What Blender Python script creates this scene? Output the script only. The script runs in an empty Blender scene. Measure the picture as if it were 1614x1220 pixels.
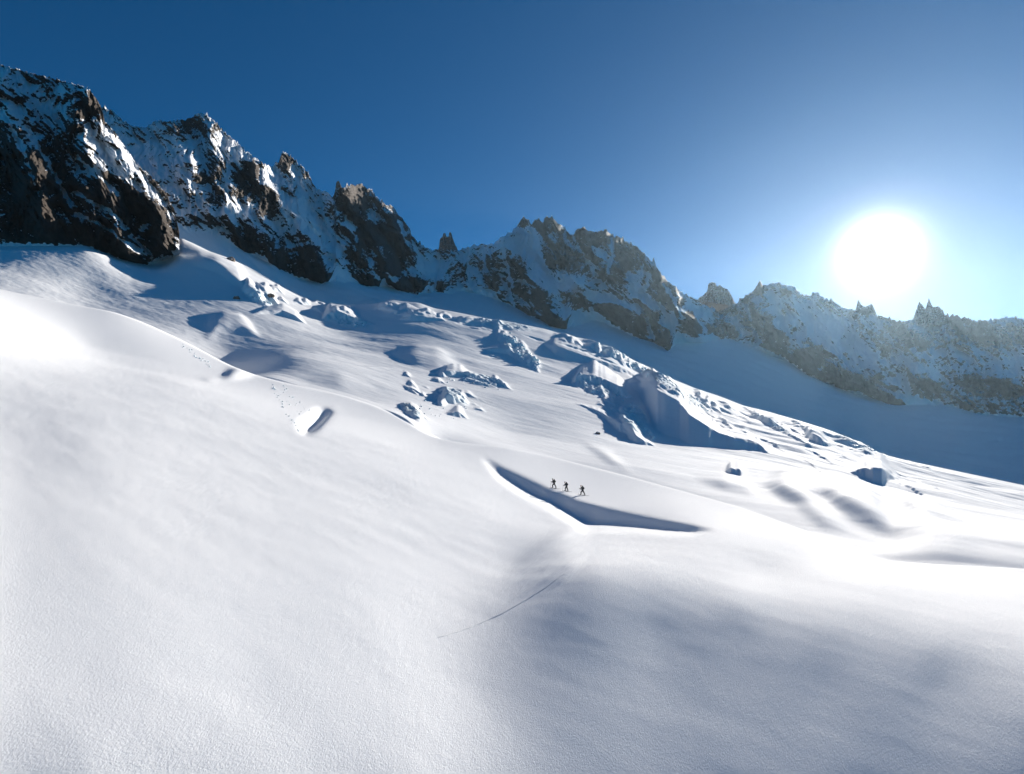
import bpy, math, random
import numpy as np
from mathutils import Vector

# ------------------------------------------------------------------ camera, sky, sun, exposure
F, CX, R0 = 894.0, 807.0, 650.0           # focal length, optical centre and horizon row on a 1614 x 1220 plate
scene = bpy.context.scene
SUN_AZ = math.atan2(1385 - CX, F)         # to the right of the viewing direction (+Y)
SUN_EL = math.atan2(R0 - 395, math.hypot(F, 1385 - CX))
SUN_DIR = Vector((math.sin(SUN_AZ) * math.cos(SUN_EL), math.cos(SUN_AZ) * math.cos(SUN_EL), math.sin(SUN_EL)))

cam = bpy.data.cameras.new('camera')
cam_o = bpy.data.objects.new('camera', cam)
scene.collection.objects.link(cam_o)
cam_o.location = (0, 0, 0)
cam_o.rotation_euler = (math.radians(90), 0, 0)
cam.sensor_width = 36.0
cam.lens = F * 36.0 / 1614.0
cam.shift_y = (R0 - 610.0) / 1614.0
cam.clip_start = 0.5
cam.clip_end = 40000
scene.camera = cam_o

world = bpy.data.worlds.new('World')
scene.world = world
world.use_nodes = True
nt = world.node_tree
nt.nodes.clear()
wo = nt.nodes.new('ShaderNodeOutputWorld')
bg = nt.nodes.new('ShaderNodeBackground')
sky = nt.nodes.new('ShaderNodeTexSky')
sky.sky_type = 'NISHITA'
sky.sun_disc = False
sky.sun_elevation = SUN_EL
sky.sun_rotation = SUN_AZ
sky.altitude = 4000
sky.air_density = 1.0
sky.dust_density = 0.0
sky.ozone_density = 6.0
bg.inputs['Strength'].default_value = 0.057
tint = nt.nodes.new('ShaderNodeMix'); tint.data_type = 'RGBA'; tint.blend_type = 'MULTIPLY'   # white balance of the photograph
tint.inputs[0].default_value = 1.0; tint.inputs[7].default_value = (0.11, 0.78, 0.84, 1)
nt.links.new(sky.outputs[0], tint.inputs[6])
nt.links.new(tint.outputs[2], bg.inputs['Color'])
# the bright sun itself with its aureole, a function of the angle to the sun only
tc = nt.nodes.new('ShaderNodeTexCoord')
nrm = nt.nodes.new('ShaderNodeVectorMath'); nrm.operation = 'NORMALIZE'
dot = nt.nodes.new('ShaderNodeVectorMath'); dot.operation = 'DOT_PRODUCT'
dot.inputs[1].default_value = SUN_DIR
ac = nt.nodes.new('ShaderNodeMath'); ac.operation = 'ARCCOSINE'
nt.links.new(tc.outputs['Generated'], nrm.inputs[0])
nt.links.new(nrm.outputs[0], dot.inputs[0])
nt.links.new(dot.outputs['Value'], ac.inputs[0])
def glow(width, power, amount):
    d = nt.nodes.new('ShaderNodeMath'); d.operation = 'DIVIDE'; d.inputs[1].default_value = width
    nt.links.new(ac.outputs[0], d.inputs[0])
    p = nt.nodes.new('ShaderNodeMath'); p.operation = 'POWER'; p.inputs[1].default_value = power
    nt.links.new(d.outputs[0], p.inputs[0])
    m = nt.nodes.new('ShaderNodeMath'); m.operation = 'MULTIPLY'; m.inputs[1].default_value = -1
    nt.links.new(p.outputs[0], m.inputs[0])
    e = nt.nodes.new('ShaderNodeMath'); e.operation = 'EXPONENT'
    nt.links.new(m.outputs[0], e.inputs[0])
    k = nt.nodes.new('ShaderNodeMath'); k.operation = 'MULTIPLY'; k.inputs[1].default_value = amount
    nt.links.new(e.outputs[0], k.inputs[0])
    return k
# dusty air low over the ridge glows more than the air above it
sp = nt.nodes.new('ShaderNodeSeparateXYZ'); nt.links.new(nrm.outputs[0], sp.inputs[0])
def wm(op, x, y):
    n = nt.nodes.new('ShaderNodeMath'); n.operation = op
    for i, v_ in enumerate((x, y)):
        if v_ is None: continue
        if isinstance(v_, (int, float)): n.inputs[i].default_value = v_
        else: nt.links.new(v_, n.inputs[i])
    return n.outputs[0]
el = wm('MAXIMUM', sp.outputs[2], 0.12)
low = wm('EXPONENT', wm('DIVIDE', wm('SUBTRACT', SUN_DIR.z, el), 0.14), None)
core = glow(0.015, 1.0, 7.0).outputs[0]
halo = wm('MULTIPLY', glow(0.15, 1.0, 0.27).outputs[0], low)
prev = bg
for strength, colr in ((core, (1, 1, 1, 1)), (halo, (1.0, 0.90, 0.78, 1))):
    b2 = nt.nodes.new('ShaderNodeBackground'); b2.inputs['Color'].default_value = colr
    nt.links.new(strength, b2.inputs['Strength'])
    ad = nt.nodes.new('ShaderNodeAddShader')
    nt.links.new(prev.outputs[0], ad.inputs[0]); nt.links.new(b2.outputs[0], ad.inputs[1])
    prev = ad
nt.links.new(prev.outputs[0], wo.inputs['Surface'])

sl = bpy.data.lights.new('sun', 'SUN')
sl.energy = 5.0
sl.angle = math.radians(0.53)
sl.color = (1.0, 0.94, 0.855)
sun_o = bpy.data.objects.new('sun', sl)
scene.collection.objects.link(sun_o)
sun_o.rotation_euler = SUN_DIR.to_track_quat('Z', 'Y').to_euler()

scene.view_settings.view_transform = 'Standard'
scene.view_settings.look = 'None'
scene.view_settings.gamma = 1.0
scene.view_settings.exposure = 0.88
scene.view_settings.use_curve_mapping = False
scene.cycles.max_bounces = 10
scene.cycles.diffuse_bounces = 7
scene.cycles.volume_bounces = 0

HAZE_DENSITY, HAZE_ANISO = 1.3e-5, 0.68
rng = random.Random(7)

# ------------------------------------------------------------------ numeric helpers
def hash2(ix, iy, seed):
    h = (ix.astype(np.int64) * 374761393 + iy.astype(np.int64) * 668265263 + seed * 1274126177) & 0xffffffff
    h = ((h ^ (h >> 13)) * 1103515245) & 0xffffffff
    h = ((h ^ (h >> 16)) * 1911520717) & 0xffffffff
    return (h ^ (h >> 15)) & 0xffff

def noise2(x, y, seed=0):
    ix = np.floor(x); iy = np.floor(y)
    fx = x - ix; fy = y - iy
    sx = fx * fx * fx * (fx * (fx * 6 - 15) + 10); sy = fy * fy * fy * (fy * (fy * 6 - 15) + 10)
    def g(dx, dy):
        a = hash2(ix + dx, iy + dy, seed) * (2 * math.pi / 65536.0)
        return np.cos(a) * (fx - dx) + np.sin(a) * (fy - dy)
    a = g(0, 0); b = g(1, 0); c = g(0, 1); d = g(1, 1)
    return 1.5 * ((a + (b - a) * sx) + ((c + (d - c) * sx) - (a + (b - a) * sx)) * sy)

def fbm(x, y, oct=4, seed=0, gain=0.5, lac=2.03):
    s = 0; amp = 1
    for o in range(oct):
        s = s + amp * noise2(x, y, seed + o * 17); amp *= gain; x = x * lac + 13.7; y = y * lac - 7.1
    return s

def ridged(x, y, oct=4, seed=0, gain=0.5, lac=2.07):
    s = 0; amp = 1
    for o in range(oct):
        s = s + amp * (1 - 2 * np.abs(noise2(x, y, seed + o * 17))); amp *= gain; x = x * lac + 5.3; y = y * lac + 9.1
    return s

def smooth1(a, n, axis=-1):
    if n <= 0: return a
    k = np.exp(-0.5 * (np.arange(-3 * n, 3 * n + 1) / n) ** 2); k /= k.sum()
    a = np.moveaxis(a, axis, -1)
    pad = np.concatenate([np.repeat(a[..., :1], 3 * n, -1), a, np.repeat(a[..., -1:], 3 * n, -1)], -1)
    out = np.zeros_like(a)
    for i, w in enumerate(k): out += w * pad[..., i:i + a.shape[-1]]
    return np.moveaxis(out, -1, axis)

def sst(a, b, x):
    t = np.clip((x - a) / (b - a), 0, 1); return t * t * (3 - 2 * t)

def poly(pts):
    a = np.array(pts, float); return a[:, 0], a[:, 1]

class TPS:
    """smooth surface z(px, Y) through surveyed points (px, row, Y)"""
    def __init__(self, pts, au=2.0, reg=1e-4):
        p = np.array(pts, float)
        self.au = au
        self.c = np.stack([(p[:, 0] - CX) / F * au, np.log(p[:, 2])], 1)
        z = (R0 - p[:, 1]) / F * p[:, 2]
        n = len(p)
        K = self.k(np.linalg.norm(self.c[:, None] - self.c[None], axis=2)) + np.diag(np.broadcast_to(reg, n))
        P = np.concatenate([np.ones((n, 1)), self.c], 1)
        A = np.zeros((n + 3, n + 3)); A[:n, :n] = K; A[:n, n:] = P; A[n:, :n] = P.T
        self.w = np.linalg.solve(A, np.concatenate([z, np.zeros(3)]))
    @staticmethod
    def k(r): return np.where(r > 1e-9, r * r * np.log(np.maximum(r, 1e-9)), 0)
    def __call__(self, px, Y):
        a = (px - CX) / F * self.au; b = np.log(Y)
        out = self.w[-3] + self.w[-2] * a + self.w[-1] * b
        for i in range(len(self.c)):
            out = out + self.w[i] * self.k(np.hypot(a - self.c[i, 0], b - self.c[i, 1]))
        return out

def mesh_obj(name, verts, faces, mat, parent=None, smooth=True, kind=None):
    me = bpy.data.meshes.new(name)
    verts = np.asarray(verts, np.float32).reshape(-1, 3)
    faces = np.asarray(faces, np.int32)
    n, k = faces.shape
    me.vertices.add(len(verts)); me.vertices.foreach_set('co', verts.ravel())
    me.loops.add(n * k); me.loops.foreach_set('vertex_index', faces.ravel())
    me.polygons.add(n)
    me.polygons.foreach_set('loop_start', np.arange(0, n * k, k, dtype=np.int32))
    me.polygons.foreach_set('loop_total', np.full(n, k, np.int32))
    me.update(calc_edges=True)
    me.polygons.foreach_set('use_smooth', np.full(n, smooth))
    me.materials.append(mat)
    o = bpy.data.objects.new(name, me)
    scene.collection.objects.link(o)
    if parent: o.parent = parent
    if kind: o['kind'] = kind
    return o

def grid_faces(nr, nc):
    i = np.arange(nr * nc).reshape(nr, nc)
    return np.stack([i[:-1, :-1], i[:-1, 1:], i[1:, 1:], i[1:, :-1]], -1).reshape(-1, 4)

def float_attr(o, name, vals):
    a = o.data.attributes.new(name, 'FLOAT', 'POINT')
    a.data.foreach_set('value', np.asarray(vals, np.float32).ravel())

# ------------------------------------------------------------------ materials
def new_mat(name):
    m = bpy.data.materials.new(name); m.use_nodes = True
    t = m.node_tree; t.nodes.clear()
    out = t.nodes.new('ShaderNodeOutputMaterial'); b = t.nodes.new('ShaderNodeBsdfPrincipled')
    t.links.new(b.outputs[0], out.inputs['Surface'])
    return m, t, b

def noise_node(t, vec, scale, detail=4, rough=0.55):
    n = t.nodes.new('ShaderNodeTexNoise')
    n.inputs['Scale'].default_value = scale; n.inputs['Detail'].default_value = detail; n.inputs['Roughness'].default_value = rough
    t.links.new(vec, n.inputs['Vector'])
    return n

def mapping(t, vec, scale, rot=(0, 0, 0)):
    m = t.nodes.new('ShaderNodeMapping')
    m.inputs['Scale'].default_value = scale; m.inputs['Rotation'].default_value = rot
    t.links.new(vec, m.inputs['Vector'])
    return m.outputs[0]

def math_node(t, op, a, b=None, clamp=False):
    m = t.nodes.new('ShaderNodeMath'); m.operation = op; m.use_clamp = clamp
    for i, v in enumerate((a, b)):
        if v is None: continue
        if isinstance(v, (int, float)): m.inputs[i].default_value = v
        else: t.links.new(v, m.inputs[i])
    return m.outputs[0]

def mix_col(t, fac, c1, c2):
    m = t.nodes.new('ShaderNodeMix'); m.data_type = 'RGBA'
    for s, v in ((m.inputs[0], fac), (m.inputs[6], c1), (m.inputs[7], c2)):
        if isinstance(v, (tuple, float, int)): s.default_value = v
        else: t.links.new(v, s)
    return m.outputs[2]

def bump_node(t, height, strength, dist, prev=None):
    b = t.nodes.new('ShaderNodeBump')
    b.inputs['Strength'].default_value = strength; b.inputs['Distance'].default_value = dist
    t.links.new(height, b.inputs['Height'])
    if prev is not None: t.links.new(prev, b.inputs['Normal'])
    return b.outputs[0]

SNOW = (0.90, 0.91, 0.925, 1)

def snow_material():
    m, t, b = new_mat('wind_packed_snow')
    geo = t.nodes.new('ShaderNodeNewGeometry'); pos = geo.outputs['Position']
    at = t.nodes.new('ShaderNodeAttribute'); at.attribute_name = 'ice'
    n1 = noise_node(t, pos, 0.05, 3)
    col = mix_col(t, n1.outputs[0], (0.90, 0.905, 0.915, 1), (0.925, 0.925, 0.93, 1))
    n2 = noise_node(t, pos, 0.35, 4)
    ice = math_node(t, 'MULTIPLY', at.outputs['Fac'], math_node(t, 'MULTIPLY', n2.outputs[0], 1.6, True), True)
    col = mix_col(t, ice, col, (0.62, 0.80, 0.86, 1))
    t.links.new(col, b.inputs['Base Color'])
    b.inputs['Roughness'].default_value = 0.85
    b.inputs['Specular IOR Level'].default_value = 0.04
    rip = noise_node(t, mapping(t, pos, (1.5, 0.75, 1.0), (0, 0, math.radians(-38))), 1.0, 5, 0.6)
    grain = noise_node(t, mapping(t, pos, (1.0, 0.6, 1.0)), 13.0, 4, 0.75)
    patch = noise_node(t, pos, 0.09, 3, 0.6)
    rip_h = math_node(t, 'MULTIPLY', rip.outputs[0], math_node(t, 'MULTIPLY', math_node(t, 'SUBTRACT', patch.outputs[0], 0.30, True), 2.2))
    nb = bump_node(t, rip_h, 0.6, 0.09)
    nb = bump_node(t, grain.outputs[0], 0.75, 0.05, nb)
    t.links.new(nb, b.inputs['Normal'])
    return m

def mountain_material():
    m, t, b = new_mat('snowy_granite')
    geo = t.nodes.new('ShaderNodeNewGeometry')
    fa = t.nodes.new('ShaderNodeAttribute'); fa.attribute_name = 'face_co'; pos = fa.outputs['Vector']
    at = t.nodes.new('ShaderNodeAttribute'); at.attribute_name = 'rock'
    sep = t.nodes.new('ShaderNodeSeparateXYZ'); t.links.new(geo.outputs['Normal'], sep.inputs[0])
    nA = noise_node(t, mapping(t, pos, (1, 0.55, 1)), 0.04, 6, 0.65)
    nB = noise_node(t, mapping(t, pos, (1, 1.5, 1), (0, 0, math.radians(25))), 0.2, 6, 0.72)
    # rock shows where the face is steep, where cliffs stand, broken by drifts
    v = math_node(t, 'ADD', at.outputs['Fac'], math_node(t, 'MULTIPLY', math_node(t, 'SUBTRACT', nA.outputs[0], 0.5), 1.1))
    v = math_node(t, 'ADD', v, math_node(t, 'MULTIPLY', math_node(t, 'SUBTRACT', nB.outputs[0], 0.5), 2.0))
    v = math_node(t, 'ADD', v, math_node(t, 'MULTIPLY', math_node(t, 'SUBTRACT', 0.58, sep.outputs[2]), 0.9))
    ramp = t.nodes.new('ShaderNodeMapRange'); ramp.inputs[1].default_value = 0.42; ramp.inputs[2].default_value = 0.50
    t.links.new(v, ramp.inputs[0])
    rk = noise_node(t, mapping(t, pos, (1, 0.35, 1)), 0.07, 6, 0.7)
    rcol = mix_col(t, rk.outputs[0], (0.03, 0.025, 0.023, 1), (0.19, 0.145, 0.11, 1))
    col = mix_col(t, ramp.outputs[0], SNOW, rcol)
    t.links.new(col, b.inputs['Base Color'])
    b.inputs['Roughness'].default_value = 0.8
    b.inputs['Specular IOR Level'].default_value = 0.25
    crack = noise_node(t, mapping(t, pos, (1, 0.4, 1), (0, 0, math.radians(-12))), 0.16, 7, 0.78)
    hgt = math_node(t, 'MULTIPLY', crack.outputs[0], math_node(t, 'ADD', 0.15, ramp.outputs[0]))
    t.links.new(bump_node(t, hgt, 1.0, 12.0), b.inputs['Normal'])
    return m

def simple_rock():
    m, t, b = new_mat('granite_block')
    geo = t.nodes.new('ShaderNodeNewGeometry'); pos = geo.outputs['Position']
    n = noise_node(t, mapping(t, pos, (1, 1, 0.45)), 0.12, 6, 0.65)
    col = mix_col(t, n.outputs[0], (0.06, 0.048, 0.042, 1), (0.27, 0.205, 0.16, 1))
    sep = t.nodes.new('ShaderNodeSeparateXYZ'); t.links.new(geo.outputs['Normal'], sep.inputs[0])
    nb = noise_node(t, pos, 0.3, 4)
    v = math_node(t, 'ADD', sep.outputs[2], math_node(t, 'MULTIPLY', math_node(t, 'SUBTRACT', nb.outputs[0], 0.5), 0.8))
    ramp = t.nodes.new('ShaderNodeMapRange'); ramp.inputs[1].default_value = 0.66; ramp.inputs[2].default_value = 0.76
    t.links.new(v, ramp.inputs[0])
    t.links.new(mix_col(t, ramp.outputs[0], col, SNOW), b.inputs['Base Color'])
    b.inputs['Roughness'].default_value = 0.85
    t.links.new(bump_node(t, n.outputs[0], 0.7, 2.0), b.inputs['Normal'])
    return m

MAT_SNOW = snow_material()
MAT_MOUNT = mountain_material()
MAT_ROCK = simple_rock()

# ------------------------------------------------------------------ surveyed lines: (px, row) on the plate, (px, depth) in metres
CREST_B = poly([(-900, 300), (-140, 425), (0, 455), (136, 483), (180, 490), (230, 508), (300, 541), (360, 574), (400, 590), (450, 603), (540, 622),
                (600, 642), (640, 664), (680, 690), (735, 699), (800, 705), (870, 720), (1000, 754), (1160, 799), (1300, 850), (1390, 886), (1477, 893), (1614, 900), (1754, 912), (2500, 960)])
DEPTH_B = poly([(-900, 250), (-140, 340), (136, 352), (230, 330), (300, 305), (360, 266), (400, 242), (450, 229), (540, 223), (600, 200), (640, 171), (680, 147), (740, 144), (800, 145), (870, 144), (1000, 125), (1160, 97), (1300, 74), (1390, 67), (1477, 64), (1754, 60), (2500, 56)])
CREST_C = poly([(-900, 380), (-140, 390), (136, 387), (190, 408), (235, 414), (262, 400), (283, 374), (304, 383), (330, 396), (359, 406), (388, 419), (419, 435), (451, 453), (485, 469), (514, 477), (536, 481),
                (561, 481), (590, 479), (603, 477), (612, 472), (635, 475), (660, 477), (685, 486), (714, 491), (749, 498), (784, 506), (821, 511), (858, 518), (895, 529), (932, 536), (948, 542), (970, 550), (997, 567),
                (1024, 579), (1059, 597), (1096, 612), (1133, 624), (1171, 639), (1208, 648), (1260, 663), (1299, 675), (1333, 688), (1365, 701), (1388, 715), (1430, 726), (1477, 736), (1614, 765), (1754, 790), (2500, 850)])
DEPTH_C = poly([(-900, 520), (-140, 620), (136, 700), (235, 795), (283, 862), (330, 892), (360, 908), (451, 942), (536, 955), (635, 955), (749, 940), (858, 930), (948, 925), (1059, 910), (1171, 850), (1299, 730), (1388, 640), (1477, 560), (1754, 450), (2500, 380)])

px_in = np.arange(-140, 1754.1, 1.7)
px_l = -140 - np.cumsum(np.geomspace(2, 60, 36)); px_r = px_in[-1] + np.cumsum(np.geomspace(2, 60, 36))
PX = np.concatenate([px_l[::-1], px_in, px_r]); NCOL = len(PX)
def line(pl, n=0):
    return smooth1(np.interp(PX, *pl), n)
rowB, YB = line(CREST_B, 8), line(DEPTH_B, 18)
rowC, YC = line(CREST_C, 2), line(DEPTH_C, 14)

def plane(px, row):                                   # the long even slope that rises to the left
    return -17.5 / ((R0 - row) / F + .2 * (px - CX) / F - .05)
def bank(px, row):                                    # the shaded bank at the lower right, facing away from the sun
    return -21.1 / ((R0 - row) / F - .02 * (px - CX) / F - .172)
NEAR_PTS = [(x_, y_, bank(x_, y_)) for x_, y_ in ((1037, 1220), (1168, 1220), (1299, 1220), (1477, 1220), (1754, 1220), (1037, 1083), (1168, 1083), (1299, 1083), (1477, 1083), (1754, 1083), (1037, 1000), (1168, 1010), (930, 900), (1037, 915), (1168, 950), (1299, 985), (1477, 1020), (1754, 1055))] + [
    (1477, 950, 44), (1300, 880, 60), (1250, 850, 68), (1000, 860, 60), (922, 832, 72), (1000, 834, 72), (1116, 836, 68), (1060, 790, 97), (1200, 900, 52),
    (871, 772, 102), (918, 780, 101), (830, 800, 83), (1400, 905, 54)]
for x_, y_ in [(-140, 1220), (136, 1220), (400, 1220), (650, 1220), (-140, 1083), (136, 1083), (400, 1083), (600, 1083), (750, 1083), (136, 1000), (400, 1000), (600, 980), (750, 970), (136, 930), (136, 850), (136, 700), (136, 600), (136, 540), (-140, 850), (-140, 700), (-140, 600), (270, 600), (270, 760),
               (400, 850), (400, 700), (400, 640), (600, 850), (600, 760), (600, 700), (740, 850), (740, 780), (800, 890), (500, 920)]:
    NEAR_PTS.append((x_, y_, plane(x_, y_)))
n_free = len(NEAR_PTS)
for x in [-900, -500, -300, 1900, 2100, 2500] + list(range(-140, 1760, 20)):
    NEAR_PTS.append((x, np.interp(x, PX, rowB), np.interp(x, PX, YB)))
near = TPS(NEAR_PTS, reg=np.where(np.arange(len(NEAR_PTS)) < n_free, 4e-3, 1e-5))

MID_PTS = [(136, 440, 565), (136, 470, 495), (300, 500, 485), (300, 440, 680), (360, 560, 372), (450, 560, 335), (450, 500, 590), (540, 600, 268), (540, 520, 630), (540, 560, 400),
    (680, 650, 225), (680, 600, 345), (680, 550, 530), (680, 510, 710), (800, 680, 232), (800, 620, 350), (800, 560, 590), (870, 698, 212), (900, 640, 335), (900, 580, 600), (1000, 735, 172), (1000, 690, 270), (1000, 640, 405), (1000, 600, 640),
    (1100, 740, 184), (1100, 690, 310), (1100, 650, 560), (1200, 760, 168), (1200, 700, 340), (1200, 670, 570), (1300, 810, 114), (1300, 740, 250), (1300, 700, 480), (1400, 850, 99), (1400, 780, 190), (1400, 745, 385), (1477, 870, 84), (1477, 800, 158), (1477, 765, 320), (1754, 850, 135)]
for x in (-900, -140, 136, 190, 240, 283, 330, 388, 451, 514, 561, 612, 660, 714, 784, 858, 932, 997, 1059, 1133, 1208, 1299, 1388, 1477, 1614, 1754, 2500):
    MID_PTS.append((x, np.interp(x, *CREST_C), np.interp(x, *DEPTH_C)))
for x in (-900, -140, 60, 136, 230, 300, 360):
    MID_PTS.append((x, np.interp(x, *CREST_B) + 14, np.interp(x, *DEPTH_B) * 1.15))
for x in (420, 480, 540, 600, 650):
    MID_PTS.append((x, np.interp(x, *CREST_B) - 2, np.interp(x, *DEPTH_B) * 1.04))
for x in (690, 740, 800, 870, 940, 1000, 1080, 1160, 1230, 1300, 1390, 1477, 1600, 1754, 2500):
    MID_PTS.append((x, np.interp(x, *CREST_B) + 10, np.interp(x, *DEPTH_B) * 1.12))
mid = TPS(MID_PTS)

# ------------------------------------------------------------------ dense sampling of the snow surface along each bearing
NA, NM = 700, 1500
sA = np.linspace(0, 1, NA)[:, None]; sM = np.linspace(0, 1, NM)[:, None]
YA = np.exp(np.log(15.0) + (np.log(YB[None]) - math.log(15.0)) * sA)
gap = 1.0 + 0.12 * (1 - sst(360, 420, PX) * (1 - sst(640, 700, PX))) + 0.03
YM0 = YB * gap
YM = np.exp(np.log(YM0)[None] + (np.log(YC) - np.log(YM0))[None] * sM)
ZA = near(PX[None] + 0 * YA, YA)
ZM = mid(PX[None] + 0 * YM, YM)
# the crests are met exactly
corrA = (R0 - rowB) / F * YB - ZA[-1]
ZA += corrA[None] * sst(0.85, 1, sA)
ZM += ((R0 - rowC) / F * YC - ZM[-1])[None] * sst(0.8, 1, sM)
ICEM = np.zeros_like(ZM); ICEA = np.zeros_like(ZA)

def rows(Z, Y): return R0 - F * Z / Y

def cross(Zc, Yc, row):
    r = R0 - F * Zc / Yc
    idx = np.nonzero(r >= row)[0]
    if len(idx) == 0: return 0
    return min(idx[-1], len(r) - 2)

def wall(Z, Y, ice, top, bot, m=0.8, margin=0.35, rough=0.0, icy=0.0, curve=1.0, jag=0.0, seed=0):
    """carve a scoop or crevasse whose sunless wall rises from the line bot to the line top"""
    tx, ty = poly(top); bx, by = poly(bot)
    a, b = max(tx[0], bx[0]), min(tx[-1], bx[-1])
    for j in np.nonzero((PX > a) & (PX < b))[0]:
        p = PX[j]
        rt, rb = np.interp(p, tx, ty), np.interp(p, bx, by)
        if jag:
            e = min(1, min(p - a, b - p) / 6.0)
            rt += jag * e * float(noise2(np.array(p / 5.0), np.array(seed + .5), 3)); rb += jag * .7 * e * float(noise2(np.array(p / 4.0), np.array(seed + 9.5), 5))
        if rb - rt < 0.4: continue
        Zc, Yc = Z[:, j], Y[:, j]
        it = cross(Zc, Yc, rt)
        YT = Yc[it]; ct = Zc[it] / YT; cb = (R0 - rb) / F - (rt - (R0 - ct * F)) / F * 0
        mm = max(m * (0.72 if m > .5 else 1.0), ct + 0.12)
        YV = YT * (mm - ct) / (mm - cb)
        zV = cb * YV
        inn = cross(Zc, Yc, rb + margin * (rb - rt) + 1.5)
        if Yc[inn] >= YV * 0.998:
            inn = max(0, np.searchsorted(Yc, YV * 0.985) - 1)
        YN, zN = Yc[inn], Zc[inn]
        k = np.arange(inn, it + 1); yy = Yc[k]
        s1 = np.clip((yy - YN) / (YV - YN), 0, 1)
        s2 = np.clip((yy - YV) / max(YT - YV, 1e-6), 0, 1)
        w = s2 ** curve
        if rough:
            w = np.clip(w + rough * np.sin(np.pi * s2) * float(noise2(np.array(p / 3.1), np.array(seed * 1.7), 11)), 0, 1)
        new = np.where(yy < YV, zN + (zV - zN) * s1, zV + (ct * YT - zV) * w)
        Z[k, j] = new
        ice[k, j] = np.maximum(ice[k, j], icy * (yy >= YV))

def mound(Z, Y, ice, top, bot, m=0.8, margin=1.0, rough=0.0, icy=0.0, front=0.55, jag=0.0, seed=0, soft=False):
    """raise a drift or serac whose sunless side stands between the lines bot and top"""
    tx, ty = poly(top); bx, by = poly(bot)
    a, b = max(tx[0], bx[0]), min(tx[-1], bx[-1])
    for j in np.nonzero((PX > a) & (PX < b))[0]:
        p = PX[j]
        rt, rb = np.interp(p, tx, ty), np.interp(p, bx, by)
        if jag:
            e = min(1, min(p - a, b - p) / 6.0)
            rt += jag * e * float(noise2(np.array(p / 5.0), np.array(seed + .5), 3)); rb += jag * .7 * e * float(noise2(np.array(p / 4.0), np.array(seed + 9.5), 5))
        rb = rt + (rb - rt) * front
        if rb - rt < 0.3: continue
        Zc, Yc = Z[:, j], Y[:, j]
        ib = cross(Zc, Yc, rb); Yb = Yc[ib]; cb = Zc[ib] / Yb; ct = cb + (rb - rt) / F
        mm = max(m, ct + .15)
        YW = Yb * (mm - cb) / (mm - ct); zW = ct * YW
        ij = cross(Zc, Yc, rt - margin * (rb - rt) - 1.0)
        ij = min(max(ij, np.searchsorted(Yc, YW * 1.015)), len(Yc) - 1)
        YJ, zJ = Yc[ij], Zc[ij]
        if YJ <= YW: continue
        k = np.arange(ib, ij + 1); yy = Yc[k]
        s1 = np.clip((yy - Yb) / max(YW - Yb, 1e-6), 0, 1); s2 = np.clip((yy - YW) / (YJ - YW), 0, 1)
        if rough: s1 = np.clip(s1 + rough * np.sin(np.pi * s1) * float(noise2(np.array(p / 3.1), np.array(seed * 1.7), 11)), 0, 1)
        if soft: s1 = .5 * s1 + .5 * s1 * s1 * (3 - 2 * s1)
        new = np.where(yy < YW, Zc[ib] + (zW - Zc[ib]) * s1, zW + (zJ - zW) * (s2 * (1.25 - .25 * s2)))
        Z[k, j] = np.maximum(Zc[k], new)
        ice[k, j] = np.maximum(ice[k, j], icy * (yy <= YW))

def z5(*p): return [(136 + .2623 * x, 380 + .2623 * y) for x, y in p]
def z6(*p): return [(536 + .2478 * x, 440 + .2478 * y) for x, y in p]
def z7(*p): return [(836 + .2478 * x, 520 + .2478 * y) for x, y in p]
def zr(*p): return [(1076 + .2623 * x, 600 + .2623 * y) for x, y in p]
def zc(*p): return [(620 + .1239 * x, 560 + .1239 * y) for x, y in p]

M_ = (ZM, YM, ICEM); A_ = (ZA, YA, ICEA)
# soft dunes first, sharp scoops and ice walls after
ZM_flat = ZM.copy()
SOFT = dict(margin=1.5, soft=True, front=1.0)
mound(*M_, zr((500, 630), (600, 632), (700, 668), (840, 745)), zr((500, 640), (620, 725), (740, 770), (840, 765)), m=0.38, **SOFT)
mound(*M_, zr((720, 640), (900, 655), (1050, 720), (1150, 780), (1320, 940)), zr((720, 655), (880, 750), (1000, 830), (1150, 905), (1320, 955)), m=0.33, **SOFT)
mound(*M_, zr((690, 770), (850, 810), (1000, 890)), zr((690, 775), (850, 880), (1000, 905)), m=0.45, **SOFT)
mound(*M_, zr((1250, 690), (1400, 725), (1530, 775), (1700, 830), (2700, 1000)), zr((1250, 700), (1400, 790), (1530, 840), (1700, 865), (2700, 1030)), m=0.45, **SOFT)
mound(*M_, zr((1180, 900), (1300, 880), (1530, 900), (1800, 940), (2700, 1060)), zr((1180, 910), (1300, 960), (1530, 1000), (1800, 1010), (2700, 1080)), m=0.4, **SOFT)
mound(*M_, zr((1060, 1050), (1300, 1030), (1530, 1030), (1800, 1060), (2700, 1150)), zr((1060, 1055), (1300, 1090), (1530, 1120), (1800, 1125), (2700, 1170)), m=0.42, **SOFT)
mound(*M_, zr((100, 590), (250, 610), (420, 660)), zr((100, 600), (250, 660), (420, 690)), m=0.3, **SOFT)
mound(*M_, z6((340, 480), (470, 495), (640, 520), (760, 560)), z6((340, 490), (470, 545), (620, 570), (760, 572)), m=0.45, **SOFT)
mound(*M_, z6((-200, 640), (0, 660), (200, 690)), z6((-200, 650), (0, 700), (200, 700)), m=0.35, **SOFT)
mound(*M_, z7((350, 720), (480, 800), (640, 910)), z7((350, 730), (500, 850), (640, 920)), m=0.24, **SOFT)
ZM = ZM_flat + smooth1(smooth1(ZM - ZM_flat, 24, 0), 4, 1)
ZM_flat = ZM.copy(); M_ = (ZM, YM, ICEM)
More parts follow.
